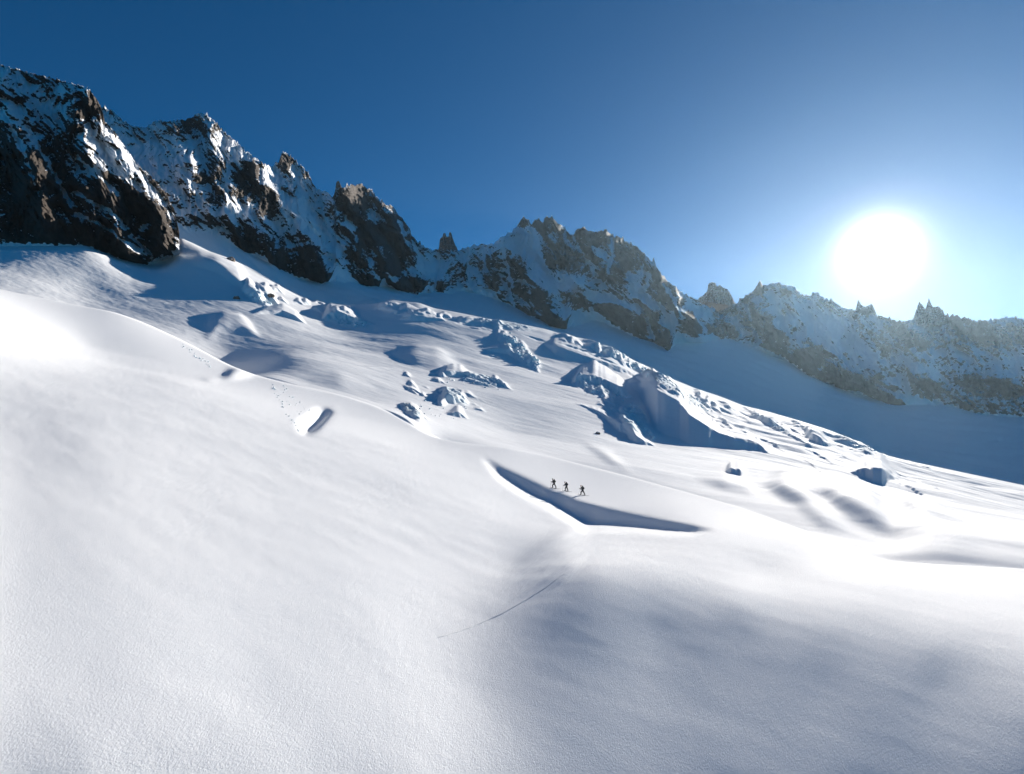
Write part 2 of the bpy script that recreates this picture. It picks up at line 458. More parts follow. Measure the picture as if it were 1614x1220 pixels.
mound(*M_, z5((630, 135), (700, 122), (790, 118), (850, 180), (930, 230), (960, 280)), z5((630, 140), (660, 200), (740, 262), (850, 310), (930, 325), (960, 290)), m=0.6, margin=1.6, soft=True, front=.55)
mound(*M_, z5((655, 609), (720, 600), (760, 515), (830, 500), (930, 505), (1000, 545), (1035, 578)), z5((655, 611), (690, 620), (780, 590), (880, 582), (980, 582), (1035, 580)), m=0.6, margin=1.6, soft=True, front=.55)
ZM = ZM_flat + smooth1(smooth1(ZM - ZM_flat, 12, 0), 3, 1)
M_ = (ZM, YM, ICEM)
mound(*M_, z5((938, 300), (970, 270), (1030, 330), (1080, 300), (1130, 350), (1155, 390)), z5((938, 305), (980, 385), (1040, 412), (1100, 402), (1155, 394)), m=1.4, rough=.35, icy=.6, jag=1.5, seed=1)
mound(*M_, z5((988, 444), (1060, 418), (1180, 415), (1260, 450), (1315, 496)), z5((988, 446), (1100, 458), (1190, 482), (1260, 507), (1315, 500)), m=0.9)
mound(*M_, [(508, 502), (520, 492), (535, 491), (550, 496), (562, 503), (572, 508), (588, 511)], [(508, 504), (518, 517), (535, 521), (550, 519), (570, 516), (588, 513)], m=1.3, rough=.4, icy=.8, jag=1.2, seed=2)
mound(*M_, z6((340, 232), (420, 180), (500, 205), (640, 235), (660, 240)), z6((340, 234), (450, 228), (560, 235), (640, 241), (660, 242)), m=.8)
mound(*M_, z6((385, 255), (460, 235), (560, 235), (640, 250), (670, 272)), z6((385, 258), (450, 287), (540, 290), (620, 283), (670, 275)), m=.8)
mound(*M_, z6((750, 275), (770, 258), (860, 258), (880, 268)), z6((750, 278), (765, 290), (810, 290), (880, 272)), m=1.0, jag=.8, seed=3)
mound(*M_, z6((830, 312), (900, 306), (965, 322)), z6((830, 314), (880, 334), (965, 330)), m=.9)
mound(*M_, z6((900, 445), (1000, 440), (1080, 458), (1105, 505)), z6((900, 448), (950, 470), (1010, 494), (1105, 508)), m=.8)
mound(*M_, [(858, 541), (886, 549), (910, 557), (935, 566), (965, 573), (995, 586), (1010, 592)], [(858, 543), (876, 571), (890, 580), (935, 588), (960, 594), (985, 594), (1010, 593)], m=.5, jag=1.0, icy=.1, seed=32)
mound(*M_, [(903, 606), (908, 598), (918, 592), (940, 591), (960, 601), (980, 611), (995, 622), (999, 630)], [(903, 609), (910, 618), (925, 625), (945, 630), (965, 635), (985, 638), (999, 632)], m=1.1, rough=.45, icy=.55, jag=2, seed=4)
mound(*M_, [(983, 606), (1009, 599), (1029, 607), (1047, 619), (1071, 631), (1086, 651), (1109, 666), (1133, 681), (1156, 690), (1178, 692), (1195, 698), (1210, 717)],
     [(983, 608), (1009, 632), (1024, 676), (1034, 718), (1047, 724), (1071, 728), (1086, 728), (1109, 726), (1133, 720), (1156, 721), (1178, 723), (1195, 724), (1210, 719)], m=.45, margin=.4, jag=.7, icy=.05, seed=31, front=.62)
mound(*M_, [(908, 636), (935, 644), (960, 659), (985, 668), (995, 678), (1009, 690), (1031, 701)], [(908, 637), (940, 654), (960, 671), (975, 691), (990, 697), (997, 708), (1009, 707), (1031, 703)], m=.7, rough=.2, jag=1.8, icy=.3, seed=33)
mound(*M_, zr((260, 548), (280, 526), (340, 533), (380, 560)), zr((260, 550), (290, 572), (350, 585), (380, 563)), m=.5, front=.9, jag=.8, seed=74)
mound(*M_, zr((735, 335), (750, 316), (800, 335), (860, 370), (930, 398)), zr((735, 337), (780, 382), (840, 404), (890, 410), (930, 402)), m=.5, front=.9, jag=.8, seed=75)
mound(*M_, zr((925, 458), (950, 454), (1005, 468)), zr((925, 460), (955, 476), (1005, 471)), m=.9)
mound(*M_, zr((1005, 550), (1060, 530), (1110, 516), (1190, 524), (1240, 552), (1320, 590)), zr((1005, 552), (1080, 582), (1150, 608), (1195, 620), (1240, 606), (1320, 592)), m=.5, front=.9, jag=.8, seed=70)
mound(*M_, zr((725, 262), (850, 308), (980, 350), (1100, 393), (1195, 458)), zr((725, 264), (850, 326), (980, 372), (1100, 420), (1195, 464)), m=1.0, jag=1.5, rough=.3, icy=.3, seed=5)
mound(*M_, zr((340, 143), (420, 188), (500, 238), (590, 285), (650, 328), (775, 392)), zr((340, 147), (420, 205), (500, 277), (580, 307), (650, 357), (775, 399)), m=1.0, jag=1.5, rough=.3, icy=.3, seed=6)
mound(*M_, zr((700, 478), (780, 505), (890, 560)), zr((700, 480), (780, 516), (840, 545), (890, 562)), m=.8)
mound(*M_, zr((1290, 575), (1400, 605), (1530, 650)), zr((1290, 577), (1400, 618), (1530, 664)), m=.7)
mound(*M_, z7((920, 440), (960, 470), (1015, 540)), z7((920, 442), (980, 505), (1015, 546)), m=1.0)
mound(*M_, z6((90, 555), (250, 560), (380, 574)), z6((90, 557), (270, 574), (380, 578)), m=.6)
for k, (t_, b_) in enumerate([
    ([(560, 250), (660, 210), (720, 200), (850, 200), (940, 240), (1100, 290), (1195, 318)], [(560, 256), (620, 332), (760, 358), (900, 337), (960, 342), (1080, 347), (1195, 326)]),
    ([(1225, 345), (1290, 308), (1400, 370), (1500, 434)], [(1225, 350), (1290, 415), (1400, 447), (1440, 452), (1500, 440)]),
    ([(120, 395), (220, 420), (300, 460), (360, 500)], [(120, 398), (220, 482), (300, 512), (360, 510)]),
    ([(375, 396), (440, 420)], [(375, 400), (440, 442)]),
    ([(120, 632), (220, 638), (290, 680), (350, 755), (435, 810)], [(120, 636), (240, 742), (330, 802), (435, 826)]),
    ([(235, 770), (260, 755), (310, 765), (340, 790)], [(235, 775), (260, 805), (300, 822), (340, 795)]),
    ([(550, 600), (620, 588), (680, 523), (760, 560), (870, 543), (925, 595)], [(550, 606), (600, 702), (660, 702), (800, 682), (860, 662), (925, 600)]),
    ([(670, 745), (800, 713), (850, 720), (940, 805)], [(670, 750), (760, 812), (840, 847), (940, 812)]),
    ([(795, 400), (850, 470), (950, 490), (1070, 560)], [(795, 404), (870, 512), (960, 552), (1070, 566)]),
    ([(1100, 560), (1160, 595)], [(1100, 575), (1160, 600)])]):
    mound(*M_, zc(*t_), zc(*b_), m=1.1, rough=.4, icy=.35, jag=1.0, seed=20 + k)

# the broken ice bands that run down to the right below the far crest
def band(x0, y0, x1, y1, n, spread, wmin, wmax, hmin, hmax, seed, tilt=.42, icy=.3):
    r = random.Random(seed)
    for i in range(n):
        t = r.random(); x = x0 + (x1 - x0) * t; y = y0 + (y1 - y0) * t + r.uniform(-spread, spread)
        w = r.uniform(wmin, wmax); h = r.uniform(hmin, hmax); tl = tilt * r.uniform(.6, 1.3); q = r.uniform(.25, .6)
        top = [(x - w / 2, y - tl * w / 2 + .5), (x - w * .3, y - tl * w * .3 - h * .7), (x + w * (q - .5), y + tl * w * (q - .5) - h), (x + w * .3, y + tl * w * .3 - h * .5), (x + w / 2, y + tl * w / 2 + .5)]
        bot = [(x - w / 2, y - tl * w / 2 + .6), (x, y + r.uniform(0, 2)), (x + w / 2, y + tl * w / 2 + .6)]
        mound(*M_, top, bot, m=r.uniform(.6, 1.2), rough=.3, icy=icy, jag=1.5, seed=seed * 50 + i, front=.65)
band(600, 486, 800, 513, 18, 7, 14, 40, 2, 6, 1, .12)
band(780, 516, 850, 580, 34, 10, 7, 18, 3, 8, 2, .4, .5)
band(860, 525, 985, 566, 20, 6, 14, 36, 2, 6, 3, .35)
band(930, 543, 1130, 648, 54, 6, 8, 22, 3, 8, 4, .5, .5)
band(1100, 622, 1250, 680, 22, 6, 10, 30, 2, 5, 5, .5)
band(1250, 668, 1470, 742, 26, 7, 12, 40, 2, 5, 6, .38)
band(905, 600, 1030, 690, 26, 10, 8, 20, 3, 7, 7, .5, .5)
band(640, 600, 760, 640, 20, 18, 7, 18, 2, 5, 8, .4, .4)
band(390, 455, 590, 515, 14, 10, 10, 26, 3, 7, 9, .25, .5)
band(1080, 640, 1200, 700, 8, 8, 20, 50, 2, 5, 10, .55, .1)
# long narrow crevasses following the fall of the glacier
for (x_, y_, w_, h_, sl_) in ((1096, 648, 60, 3.0, .62), (1112, 640, 50, 2.5, .6), (1128, 668, 46, 2.5, .66), (1150, 652, 70, 2.5, .45), (1190, 660, 60, 3, .46), (1236, 676, 70, 2.5, .40), (1262, 684, 60, 3, .42), (1322, 704, 80, 2.5, .38), (1380, 740, 60, 2.5, .36), (1420, 752, 80, 2.2, .34), (1440, 772, 70, 3, .36), (1210, 700, 50, 2.5, .42), (905, 548, 60, 2.5, .32), (950, 566, 56, 2.5, .38), (700, 500, 70, 2.2, .12), (740, 512, 60, 2.4, .14), (660, 506, 56, 2.4, .1), (1000, 594, 50, 2.5, .5), (1026, 606, 44, 2.5, .55), (845, 534, 40, 2.2, .3), (770, 560, 40, 2.2, .3), (1290, 722, 50, 2.2, .4)):
    wall(*M_, [(x_ - w_ / 2, y_ - sl_ * w_ / 2), (x_ - w_ * .2, y_ - sl_ * w_ * .2 - h_ * .8), (x_ + w_ * .2, y_ + sl_ * w_ * .2 - h_), (x_ + w_ / 2, y_ + sl_ * w_ / 2)], [(x_ - w_ / 2, y_ - sl_ * w_ / 2 + .3), (x_, y_ + 1.0), (x_ + w_ / 2, y_ + sl_ * w_ / 2 + .3)], m=1.0, margin=.3, jag=.9, seed=int(x_))
# near slope
mound(*A_, [(318, 599), (350, 599), (364, 590), (380, 587), (402, 588)], [(318, 600), (330, 602), (351, 600), (372, 598), (388, 595), (402, 590)], m=.8, front=.9)
wall(*A_, [(471, 676), (479, 660), (492, 653), (503, 642), (511, 641), (520, 646), (524, 646)], [(471, 677), (474, 680), (482, 680), (494, 675), (508, 662), (520, 650), (524, 647)], m=.42, margin=.25)
mound(*A_, [(522, 645), (527, 640), (533, 642)], [(522, 646), (527, 644), (533, 643)], m=1.0)
# the long scoop under the skiers
wall(*A_, [(762, 719), (785, 733), (810, 744), (845, 760), (862, 769), (874, 773), (888, 779), (904, 787), (918, 791), (950, 800), (1000, 810), (1050, 819), (1090, 826), (1124, 834)],
     [(762, 722), (785, 748), (810, 764), (827, 774), (847, 784), (862, 791), (882, 802), (897, 811), (908, 818), (922, 825), (960, 826), (1000, 829), (1050, 835), (1090, 838), (1124, 836)], m=.38, margin=.5)
ZA = smooth1(smooth1(ZA, 3, 0), 3, 1); ZM = smooth1(smooth1(ZM, 1, 0), 1, 1)

# ------------------------------------------------------------------ resample evenly over what can be seen, add relief
def resample(Z, Y, ice, n, lnw):
    r = rows(Z, Y)
    d = np.abs(np.diff(r, axis=0)) + lnw * np.diff(np.log(Y), axis=0)
    d = smooth1(smooth1(d, 5, 1), 3, 0)
    c = np.concatenate([np.zeros((1, NCOL)), np.cumsum(d, 0)], 0); c /= c[-1:]
    q = np.linspace(0, 1, n)
    Zo, Yo, Io = (np.empty((n, NCOL)) for _ in range(3))
    for j in range(NCOL):
        Yo[:, j] = np.interp(q, c[:, j], Y[:, j]); Zo[:, j] = np.interp(Yo[:, j], Y[:, j], Z[:, j]); Io[:, j] = np.interp(Yo[:, j], Y[:, j], ice[:, j])
    return Zo, Yo, Io
NR_A, NR_M = 290, 545
ZA2, YA2, IA2 = resample(ZA, YA, ICEA, NR_A, 60)
ZM2, YM2, IM2 = resample(ZM, YM, ICEM, NR_M, 60)

XA = (PX[None] - CX) / F * YA2; XM = (PX[None] - CX) / F * YM2
def wind(x, y):  # along and across the prevailing wind
    c, s = math.cos(math.radians(35)), math.sin(math.radians(35))
    return x * c - y * s, x * s + y * c
wx, wy = wind(XA, YA2)
fadeB = 1 - sst(0.9, 1.0, np.linspace(0, 1, NR_A))[:, None]
ZA2 = ZA2 + fadeB * (0.02 * fbm(wx / 9, wy / 3.2, 4, 3) * np.clip(YA2 / 45, .6, 1.6) + 0.12 * fbm(XA / 30, YA2 / 24, 2, 8) * np.clip(YA2 / 60, .2, 1.3))
# foreground drift: a low crest, steep on its left, fluted by the wind
rA = R0 - F * ZA2 / YA2
for (x0_, y0_, x1_, y1_, h_, w_) in ((905, 838, 810, 892, .34, 8), (905, 854, 780, 922, .24, 6), (908, 866, 790, 935, .26, 7), (912, 880, 800, 950, .24, 7), (912, 892, 840, 945, .12, 5)):
    dx_, dy_ = x1_ - x0_, y1_ - y0_; q_ = dx_ * dx_ + dy_ * dy_
    t_ = ((PX[None] - x0_) * dx_ + (rA - y0_) * dy_) / q_
    d_ = ((PX[None] - x0_) * dy_ - (rA - y0_) * dx_) / math.sqrt(q_)
    ZA2 = ZA2 + h_ * sst(-.25, .22, t_) * (1 - sst(.25, 1.05, t_)) * np.where(d_ > 0, np.exp(-(d_ / w_) ** 2), np.exp(-(d_ / (w_ * 1.8)) ** 2))
wx, wy = wind(XM, YM2)
ends = sst(0, .05, np.linspace(0, 1, NR_M))[:, None] * (1 - sst(.93, 1, np.linspace(0, 1, NR_M)))[:, None]
sc = np.clip(YM2 / 350, .25, 1.4)
ZM2 = ZM2 + ends * sc * ((.8 + 1.6 * sst(950, 1300, PX[None])) * fbm(wx / 90, wy / 60, 2, 31) + 0.5 * sst(950, 1250, PX[None]) * fbm(wx / 36, wy / 15, 3, 35) + 0.12 * fbm(wx / 40, wy / 16, 2, 37) + 0.10 * fbm(wx / 13, wy / 6, 3, 41) * (1 - .6 * sst(950, 1250, PX[None])))
def rough_zone(cx, cy, rx, ry, ang, amp, size, seed, icy=.5):
    r = R0 - F * ZM2 / YM2
    a = math.radians(ang); dx = PX[None] - cx; dy = r - cy
    e = ((dx * math.cos(a) + dy * math.sin(a)) / rx) ** 2 + ((-dx * math.sin(a) + dy * math.cos(a)) / ry) ** 2
    w = 1 - sst(.35, 1.0, e)
    n = ridged(XM / size, YM2 / size, 3, seed)
    blocks = np.clip(n * 2.2, -1, 1)
    ZM2[:] = ZM2 + w * amp * blocks
    IM2[:] = np.maximum(IM2, w * icy)
for z in [(815, 553, 45, 13, 40, 3.0, 9, 1), (935, 608, 40, 12, 25, 2.2, 8, 2), (715, 625, 28, 10, 30, 1.3, 6, 3), (650, 650, 24, 8, 40, 1.0, 5, 4), (760, 600, 45, 9, 12, 1.2, 6, 5),
          (955, 552, 34, 7, 20, 3.0, 9, 6), (1050, 607, 85, 8, 32, 2.6, 8, 7), (1215, 668, 40, 5, 30, 1.6, 6, 8), (1345, 700, 40, 5, 28, 1.4, 5, 9), (1000, 660, 30, 22, 55, 1.6, 7, 10), (790, 512, 60, 7, 8, 2.5, 12, 11), (405, 468, 26, 10, 35, 2.0, 7, 12), (550, 508, 34, 10, 10, 2.0, 8, 13)]:
    rough_zone(*z)

iw = smooth1(smooth1(np.clip(IM2, 0, 1), 2, 0), 2, 1) * ends
step = lambda a_: np.round(a_ * 2.5) / 2.5
ZM2 = ZM2 + iw * sc * (2.6 * step(noise2(XM / 9 + .6 * noise2(XM / 4, YM2 / 4, 7), YM2 / 9, 501)) + 1.5 * step(noise2(XM / 4.2, YM2 / 5, 503)) + .5 * ridged(XM / 2.2, YM2 / 2.5, 2, 505))
# strip hidden behind the near crest
nb = 14
tb = np.linspace(0, 1, nb + 2)[1:-1][:, None]
YH = YB[None] + (YM2[0] - YB)[None] * tb
ZH = ZA2[-1][None] + (ZM2[0] - ZA2[-1])[None] * sst(0, 1, tb)
# rim behind the far crest, dropping into the shaded basin
YR = YC[None] * np.array([1.02, 1.06, 1.14])[:, None]
ZR = (R0 - (rowC[None] + np.array([5, 16, 36])[:, None])) / F * YR
G_Y = np.concatenate([YA2, YH, YM2, YR]); G_Z = np.concatenate([ZA2, ZH, ZM2, ZR])
G_I = np.concatenate([IA2, 0 * YH, IM2, 0 * YR])
G_X = (PX[None] - CX) / F * G_Y
glacier = mesh_obj('glacier', np.stack([G_X, G_Y, G_Z], -1), grid_faces(*G_Y.shape), MAT_SNOW, kind='structure')
float_attr(glacier, 'ice', G_I)

def ground_z(px, Y, far=False):
    j = int(np.clip(np.searchsorted(PX, px), 1, NCOL - 1)); w = (px - PX[j - 1]) / (PX[j] - PX[j - 1])
    lo, hi = (0, NR_A) if not far else (NR_A + 14, NR_A + 14 + NR_M)
    return (1 - w) * np.interp(Y, G_Y[lo:hi, j - 1], G_Z[lo:hi, j - 1]) + w * np.interp(Y, G_Y[lo:hi, j], G_Z[lo:hi, j])

def surface_at(px, row, far=False):
    """where the sight line through (px, row) meets the snow: x, y, z"""
    j = int(np.clip(np.searchsorted(PX, px), 1, NCOL - 1))
    lo, hi = (0, NR_A) if not far else (NR_A + 14, NR_A + 14 + NR_M)
    r = R0 - F * G_Z[lo:hi, j] / G_Y[lo:hi, j]
    i = np.nonzero(r >= row)[0]
    k = i[-1] if len(i) else 0
    w = 0.0 if k + 1 >= len(r) or r[k + 1] >= r[k] else min(1.0, (r[k] - row) / (r[k] - r[k + 1]))
    Y = G_Y[lo + k, j] * (1 - w) + (G_Y[lo + k + 1, j] * w if w else 0)
    return ((px - CX) / F * Y, Y, ground_z(px, Y, far))

# ------------------------------------------------------------------ shaded snow basin below the faces
BASE = poly([(-900, 330), (136, 330), (283, 354), (308, 366), (337, 368), (363, 376), (383, 397), (417, 402), (432, 423), (457, 434), (486, 438), (508, 452), (521, 440), (530, 418), (545, 425), (560, 438), (580, 458), (598, 448), (604, 438), (614, 445), (627, 458), (659, 461), (676, 448), (689, 458), (699, 460), (731, 450), (770, 455), (778, 461),
             (798, 478), (827, 495), (857, 508), (868, 520), (891, 527), (896, 505), (905, 489), (938, 493), (973, 515), (1003, 528), (1018, 543), (1038, 551), (1056, 556), (1061, 535), (1068, 520), (1087, 528), (1107, 528), (1117, 524), (1139, 533), (1176, 540), (1201, 546), (1229, 558), (1248, 571), (1268, 586), (1293, 598), (1318, 608), (1352, 615), (1385, 630), (1409, 640), (1427, 643), (1436, 625), (1447, 622), (1476, 634), (1540, 650), (1754, 670), (2500, 700)])
DBASE = poly([(-900, 850), (136, 950), (283, 1040), (363, 1150), (457, 1300), (510, 1400), (580, 1620), (660, 2000), (731, 2350), (800, 2400), (850, 2250), (891, 2100), (940, 2400), (1000, 2250), (1056, 2100), (1107, 2500), (1200, 2750), (1268, 2750), (1409, 2450), (1476, 2350), (1754, 2200), (2500, 2000)])
rowK, YK = line(BASE, 2), line(DBASE, 12)
BAS_PTS = []
for x in list(range(-140, 1754, 60)) + [-900, 2500]:
    c_r, c_y = np.interp(x, PX, rowC), np.interp(x, PX, YC)
    k_r, k_y = np.interp(x, PX, smooth1(rowK, 10)), np.interp(x, PX, YK)
    BAS_PTS += [(x, c_r + 30, c_y * 1.12), (x, k_r + 2, k_y)]
    BAS_PTS += [(x, min(c_r + 18, k_r + (c_r - k_r) * .72 + 6), c_y * 1.12 + (k_y - c_y * 1.12) * .45)]
bas = TPS(BAS_PTS, reg=1e-2)
nD = 110
sD = np.linspace(0, 1, nD)[:, None]
YD = YC[None] * 1.13 + (YK * 1.22 - YC * 1.13)[None] * sD
ZD = bas(PX[None] + 0 * YD, YD)
ZD += ((R0 - rowC - 34) / F * YC * 1.13 - ZD[0])[None] * (1 - sst(0, .25, sD))
XD = (PX[None] - CX) / F * YD
ZD = ZD + sst(.05, .3, sD) * (7 * fbm(XD / 160, YD / 90, 4, 61) + 2.0 * ridged(XD / 55, YD / 40, 3, 71))
basin = mesh_obj('snow_basin', np.stack([XD, YD, ZD], -1), grid_faces(nD, NCOL), MAT_SNOW, kind='structure')
float_attr(basin, 'ice', np.zeros(nD * NCOL))

# ------------------------------------------------------------------ mountains
CREST = [(-900, 60), (-140, 150), (60, 168), (130, 160), (165, 169), (175, 173), (193, 189), (205, 198), (231, 201), (245, 190), (262, 192), (280, 189), (297, 188), (308, 180), (315, 179), (324, 179), (337, 190), (348, 202), (366, 219), (386, 236), (406, 252), (419, 261), (428, 262), (439, 256), (443, 243), (449, 239), (457, 246), (468, 255), (478, 265), (489, 277),
    (494, 294), (505, 300), (515, 302), (524, 312), (527, 307), (530, 289), (535, 288), (539, 297), (547, 292), (560, 292), (570, 289), (580, 299), (586, 300), (595, 312), (607, 322), (619, 325), (629, 339), (642, 355), (649, 371), (661, 383), (666, 387), (676, 393), (691, 395), (723, 395), (733, 391), (748, 386), (768, 386), (778, 384), (790, 374), (808, 365), (814, 358), (818, 350), (825, 343), (833, 346), (836, 353), (848, 345), (856, 350), (862, 342), (872, 343), (879, 352), (889, 357), (896, 367), (903, 373), (906, 365), (918, 357), (927, 363), (936, 366), (946, 365), (953, 360), (963, 370), (976, 373), (986, 381), (1003, 388), (1015, 399), (1028, 414), (1030, 407), (1034, 419), (1043, 433), (1053, 443), (1067, 455), (1082, 465), (1097, 472), (1112, 482), (1135, 490), (1158, 480),
    (1167, 473), (1174, 467), (1189, 457), (1196, 445), (1201, 448), (1209, 449), (1219, 446), (1229, 446), (1241, 451), (1251, 451), (1263, 464), (1278, 466), (1283, 461), (1291, 462), (1300, 472), (1310, 472), (1328, 485), (1348, 489), (1358, 487), (1367, 487), (1381, 496), (1402, 502), (1424, 507), (1440, 503), (1476, 500), (1500, 496), (1540, 506), (1600, 500), (1660, 512), (1754, 530), (2500, 560)]

# (polyline on the plate, prominence in m, half width in px): spurs coming down the faces
SPURS = [([(380, 245), (411, 279), (440, 311), (480, 363), (515, 440)], 95, 34), ([(446, 245), (452, 290), (470, 330), (500, 380)], 50, 24), ([(320, 182), (345, 240), (372, 300), (400, 350), (440, 400)], 60, 30),
    ([(335, 265), (350, 300), (362, 345)], 55, 20), ([(523, 325), (535, 351), (555, 369), (565, 388), (585, 418), (597, 445)], 80, 24), ([(535, 292), (560, 330), (578, 350), (592, 390), (607, 418), (629, 450)], 110, 30), ([(600, 320), (630, 370), (649, 400), (665, 450)], 80, 24),
    ([(705, 395), (705, 430), (698, 458)], 60, 16), ([(735, 392), (738, 420), (733, 446)], 40, 14), ([(770, 386), (775, 420), (785, 455)], 45, 18), ([(795, 380), (817, 419), (854, 459), (874, 503), (889, 525)], 130, 34), ([(862, 345), (884, 394), (899, 429), (915, 450)], 90, 28),
    ([(919, 360), (934, 394), (960, 430), (975, 455)], 90, 24), ([(955, 362), (965, 400), (985, 440), (1000, 470)], 80, 20), ([(1005, 390), (1012, 430), (1015, 455)], 50, 16), ([(1030, 415), (1040, 450), (1055, 466), (1077, 493), (1102, 526)], 120, 28), ([(1018, 478), (1040, 508), (1055, 548)], 90, 18), ([(960, 470), (985, 480), (1000, 500), (1003, 526)], 70, 20),
    ([(1196, 448), (1200, 490), (1210, 530), (1225, 555)], 90, 28), ([(1240, 452), (1260, 500), (1275, 540), (1280, 588)], 100, 26), ([(1300, 475), (1310, 530), (1320, 570), (1350, 610)], 70, 28), ([(1353, 490), (1365, 530), (1395, 580), (1425, 640)], 80, 30), ([(1440, 503), (1450, 560), (1470, 600)], 60, 26),
    ([(262, 195), (290, 240), (310, 290), (330, 340)], 60, 26)]
# rock showing through the snow: (x, y, rx, ry, tilt in degrees, weight) on the plate
ROCKS = [(300, 200, 30, 14, 5, .6), (345, 270, 30, 20, 50, .4), (395, 285, 26, 32, 50, .9), (415, 320, 22, 24, 50, .6), (325, 280, 14, 22, 70, .7), (345, 305, 18, 30, 60, .6), (380, 380, 22, 26, 40, .9), (450, 255, 12, 14, 30, .9), (440, 395, 40, 18, 45, .7), (490, 415, 34, 20, 60, 1.1), (460, 300, 30, 12, 40, .3), (500, 320, 20, 14, 30, .5),
    (560, 320, 30, 28, 20, .9), (585, 370, 22, 50, 75, 1.1), (620, 370, 34, 26, 55, .9), (615, 420, 26, 22, 40, .9), (560, 400, 30, 22, 50, .5), (580, 445, 24, 12, 40, .9), (640, 400, 24, 14, 50, .6), (650, 448, 30, 12, 10, 1.1), (695, 450, 10, 10, 0, .9), (725, 430, 16, 16, 0, .5), (760, 410, 14, 30, 90, .4), (775, 440, 14, 14, 30, .7),
    (820, 352, 12, 8, 0, 1.0), (865, 355, 20, 14, 10, .8), (880, 390, 30, 36, 50, .6), (905, 410, 26, 30, 50, .6), (920, 375, 18, 18, 0, .8), (950, 375, 24, 14, 0, .7), (990, 400, 26, 26, 40, .9), (970, 430, 26, 26, 60, .7), (815, 420, 18, 20, 60, .6), (845, 465, 36, 16, 25, .9), (875, 510, 22, 12, 45, 1.2), (910, 470, 26, 12, 25, .7), (935, 480, 22, 10, 20, .6), (825, 490, 14, 8, 20, .6),
    (975, 495, 36, 14, 25, 1.0), (1005, 512, 18, 14, 60, .9), (1040, 520, 30, 13, 62, 1.1), (1035, 440, 14, 24, 50, .8), (1050, 460, 18, 14, 40, .8), (1075, 490, 26, 14, 45, .9), (1092, 515, 20, 14, 30, 1.1), (1135, 520, 30, 12, 10, .8), (1150, 490, 12, 12, 0, .3),
    (1195, 455, 10, 10, 0, .9), (1195, 510, 26, 22, 40, .7), (1225, 535, 24, 16, 30, 1.0), (1275, 565, 24, 26, 30, 1.2), (1320, 595, 30, 16, 20, 1.1), (1350, 600, 36, 12, 25, 1.1), (1400, 630, 30, 9, 30, 1.2), (1360, 487, 14, 8, 10, .8), (1450, 490, 26, 14, 0, 1.0), (1400, 550, 40, 18, 35, .5), (1460, 605, 30, 9, 20, 1.0), (1430, 530, 40, 14, 30, .6), (1540, 520, 60, 22, 20, .8), (1650, 540, 60, 22, 20, .8), (1560, 610, 60, 18, 10, .8)]
# wide couloirs and snow faces
SNOWS = [(420, 275, 14, 24, 50, .8), (370, 330, 10, 30, 80, .9), (475, 330, 22, 44, 55, .8), (530, 395, 8, 24, 50, .8), (555, 355, 8, 10, 0, .7), (610, 438, 18, 6, 10, .6), (680, 420, 12, 26, 90, .5), (740, 395, 26, 16, 0, .4), (800, 385, 24, 16, 0, .6), (835, 385, 22, 18, 20, .7), (900, 445, 26, 9, 35, 1.2), (930, 465, 34, 8, 15, 1.0), (960, 470, 12, 12, 0, .6), (1000, 460, 14, 20, 60, .8), (1060, 500, 12, 30, 55, .9), (1015, 470, 30, 7, 20, .8), (1110, 490, 18, 10, 20, .8),
    (1240, 490, 30, 22, 30, .5), (1310, 520, 50, 26, 30, .7), (1350, 545, 40, 16, 30, .6), (1260, 545, 16, 5, 0, .7), (1440, 575, 40, 9, 25, .7), (1430, 630, 20, 10, 40, .8)]

GULLIES = [[(903, 373), (909, 384), (921, 402), (934, 419), (941, 440)], [(963, 374), (966, 402), (958, 419), (956, 440)], [(991, 427), (996, 444), (1001, 462)], [(1023, 429), (1019, 450), (1010, 462)], [(462, 262), (473, 289), (486, 319), (498, 369), (511, 392)], [(470, 300), (482, 340)], [(545, 340), (553, 356), (562, 378)], [(691, 398), (692, 431), (684, 452)], [(737, 396), (738, 433), (744, 448)],
    [(363, 251), (357, 280), (360, 318), (366, 345)], [(420, 262), (424, 285), (440, 300), (466, 318)], [(348, 205), (362, 232), (380, 262)], [(300, 215), (318, 250), (330, 275)], [(270, 230), (296, 270), (318, 320)], [(505, 330), (520, 360), (545, 392)], [(650, 380), (668, 410), (680, 432)], [(610, 430), (622, 438)], [(760, 390), (765, 425)], [(790, 385), (800, 420), (808, 450)], [(840, 360), (848, 400), (868, 436)], [(875, 440), (905, 455), (935, 470)],
    [(1045, 445), (1062, 470), (1075, 500)], [(1085, 470), (1100, 500), (1112, 520)], [(1176, 480), (1184, 510), (1196, 538)], [(1215, 460), (1232, 500), (1250, 540)], [(1262, 470), (1290, 510), (1310, 545), (1340, 575)], [(1330, 500), (1356, 540), (1380, 575)], [(1385, 505), (1410, 545), (1440, 575)], [(1160, 500), (1168, 530)], [(820, 440), (842, 452)], [(930, 485), (948, 500)], [(1020, 500), (1030, 530)], [(585, 330), (590, 350)], [(630, 350), (640, 380)]]
BUT_GULLIES = [[(120, 300), (136, 312), (173, 331), (202, 360)], [(120, 335), (136, 342), (165, 355), (190, 375), (215, 392)], [(150, 262), (170, 290), (185, 305)], [(160, 190), (178, 212), (205, 246), (232, 285), (262, 320)], [(140, 215), (165, 240), (195, 275), (222, 300)], [(205, 370), (225, 385), (240, 400)], [(120, 245), (140, 262), (150, 280)], [(40, 200), (80, 260), (110, 320)], [(0, 170), (30, 220), (60, 300)]]

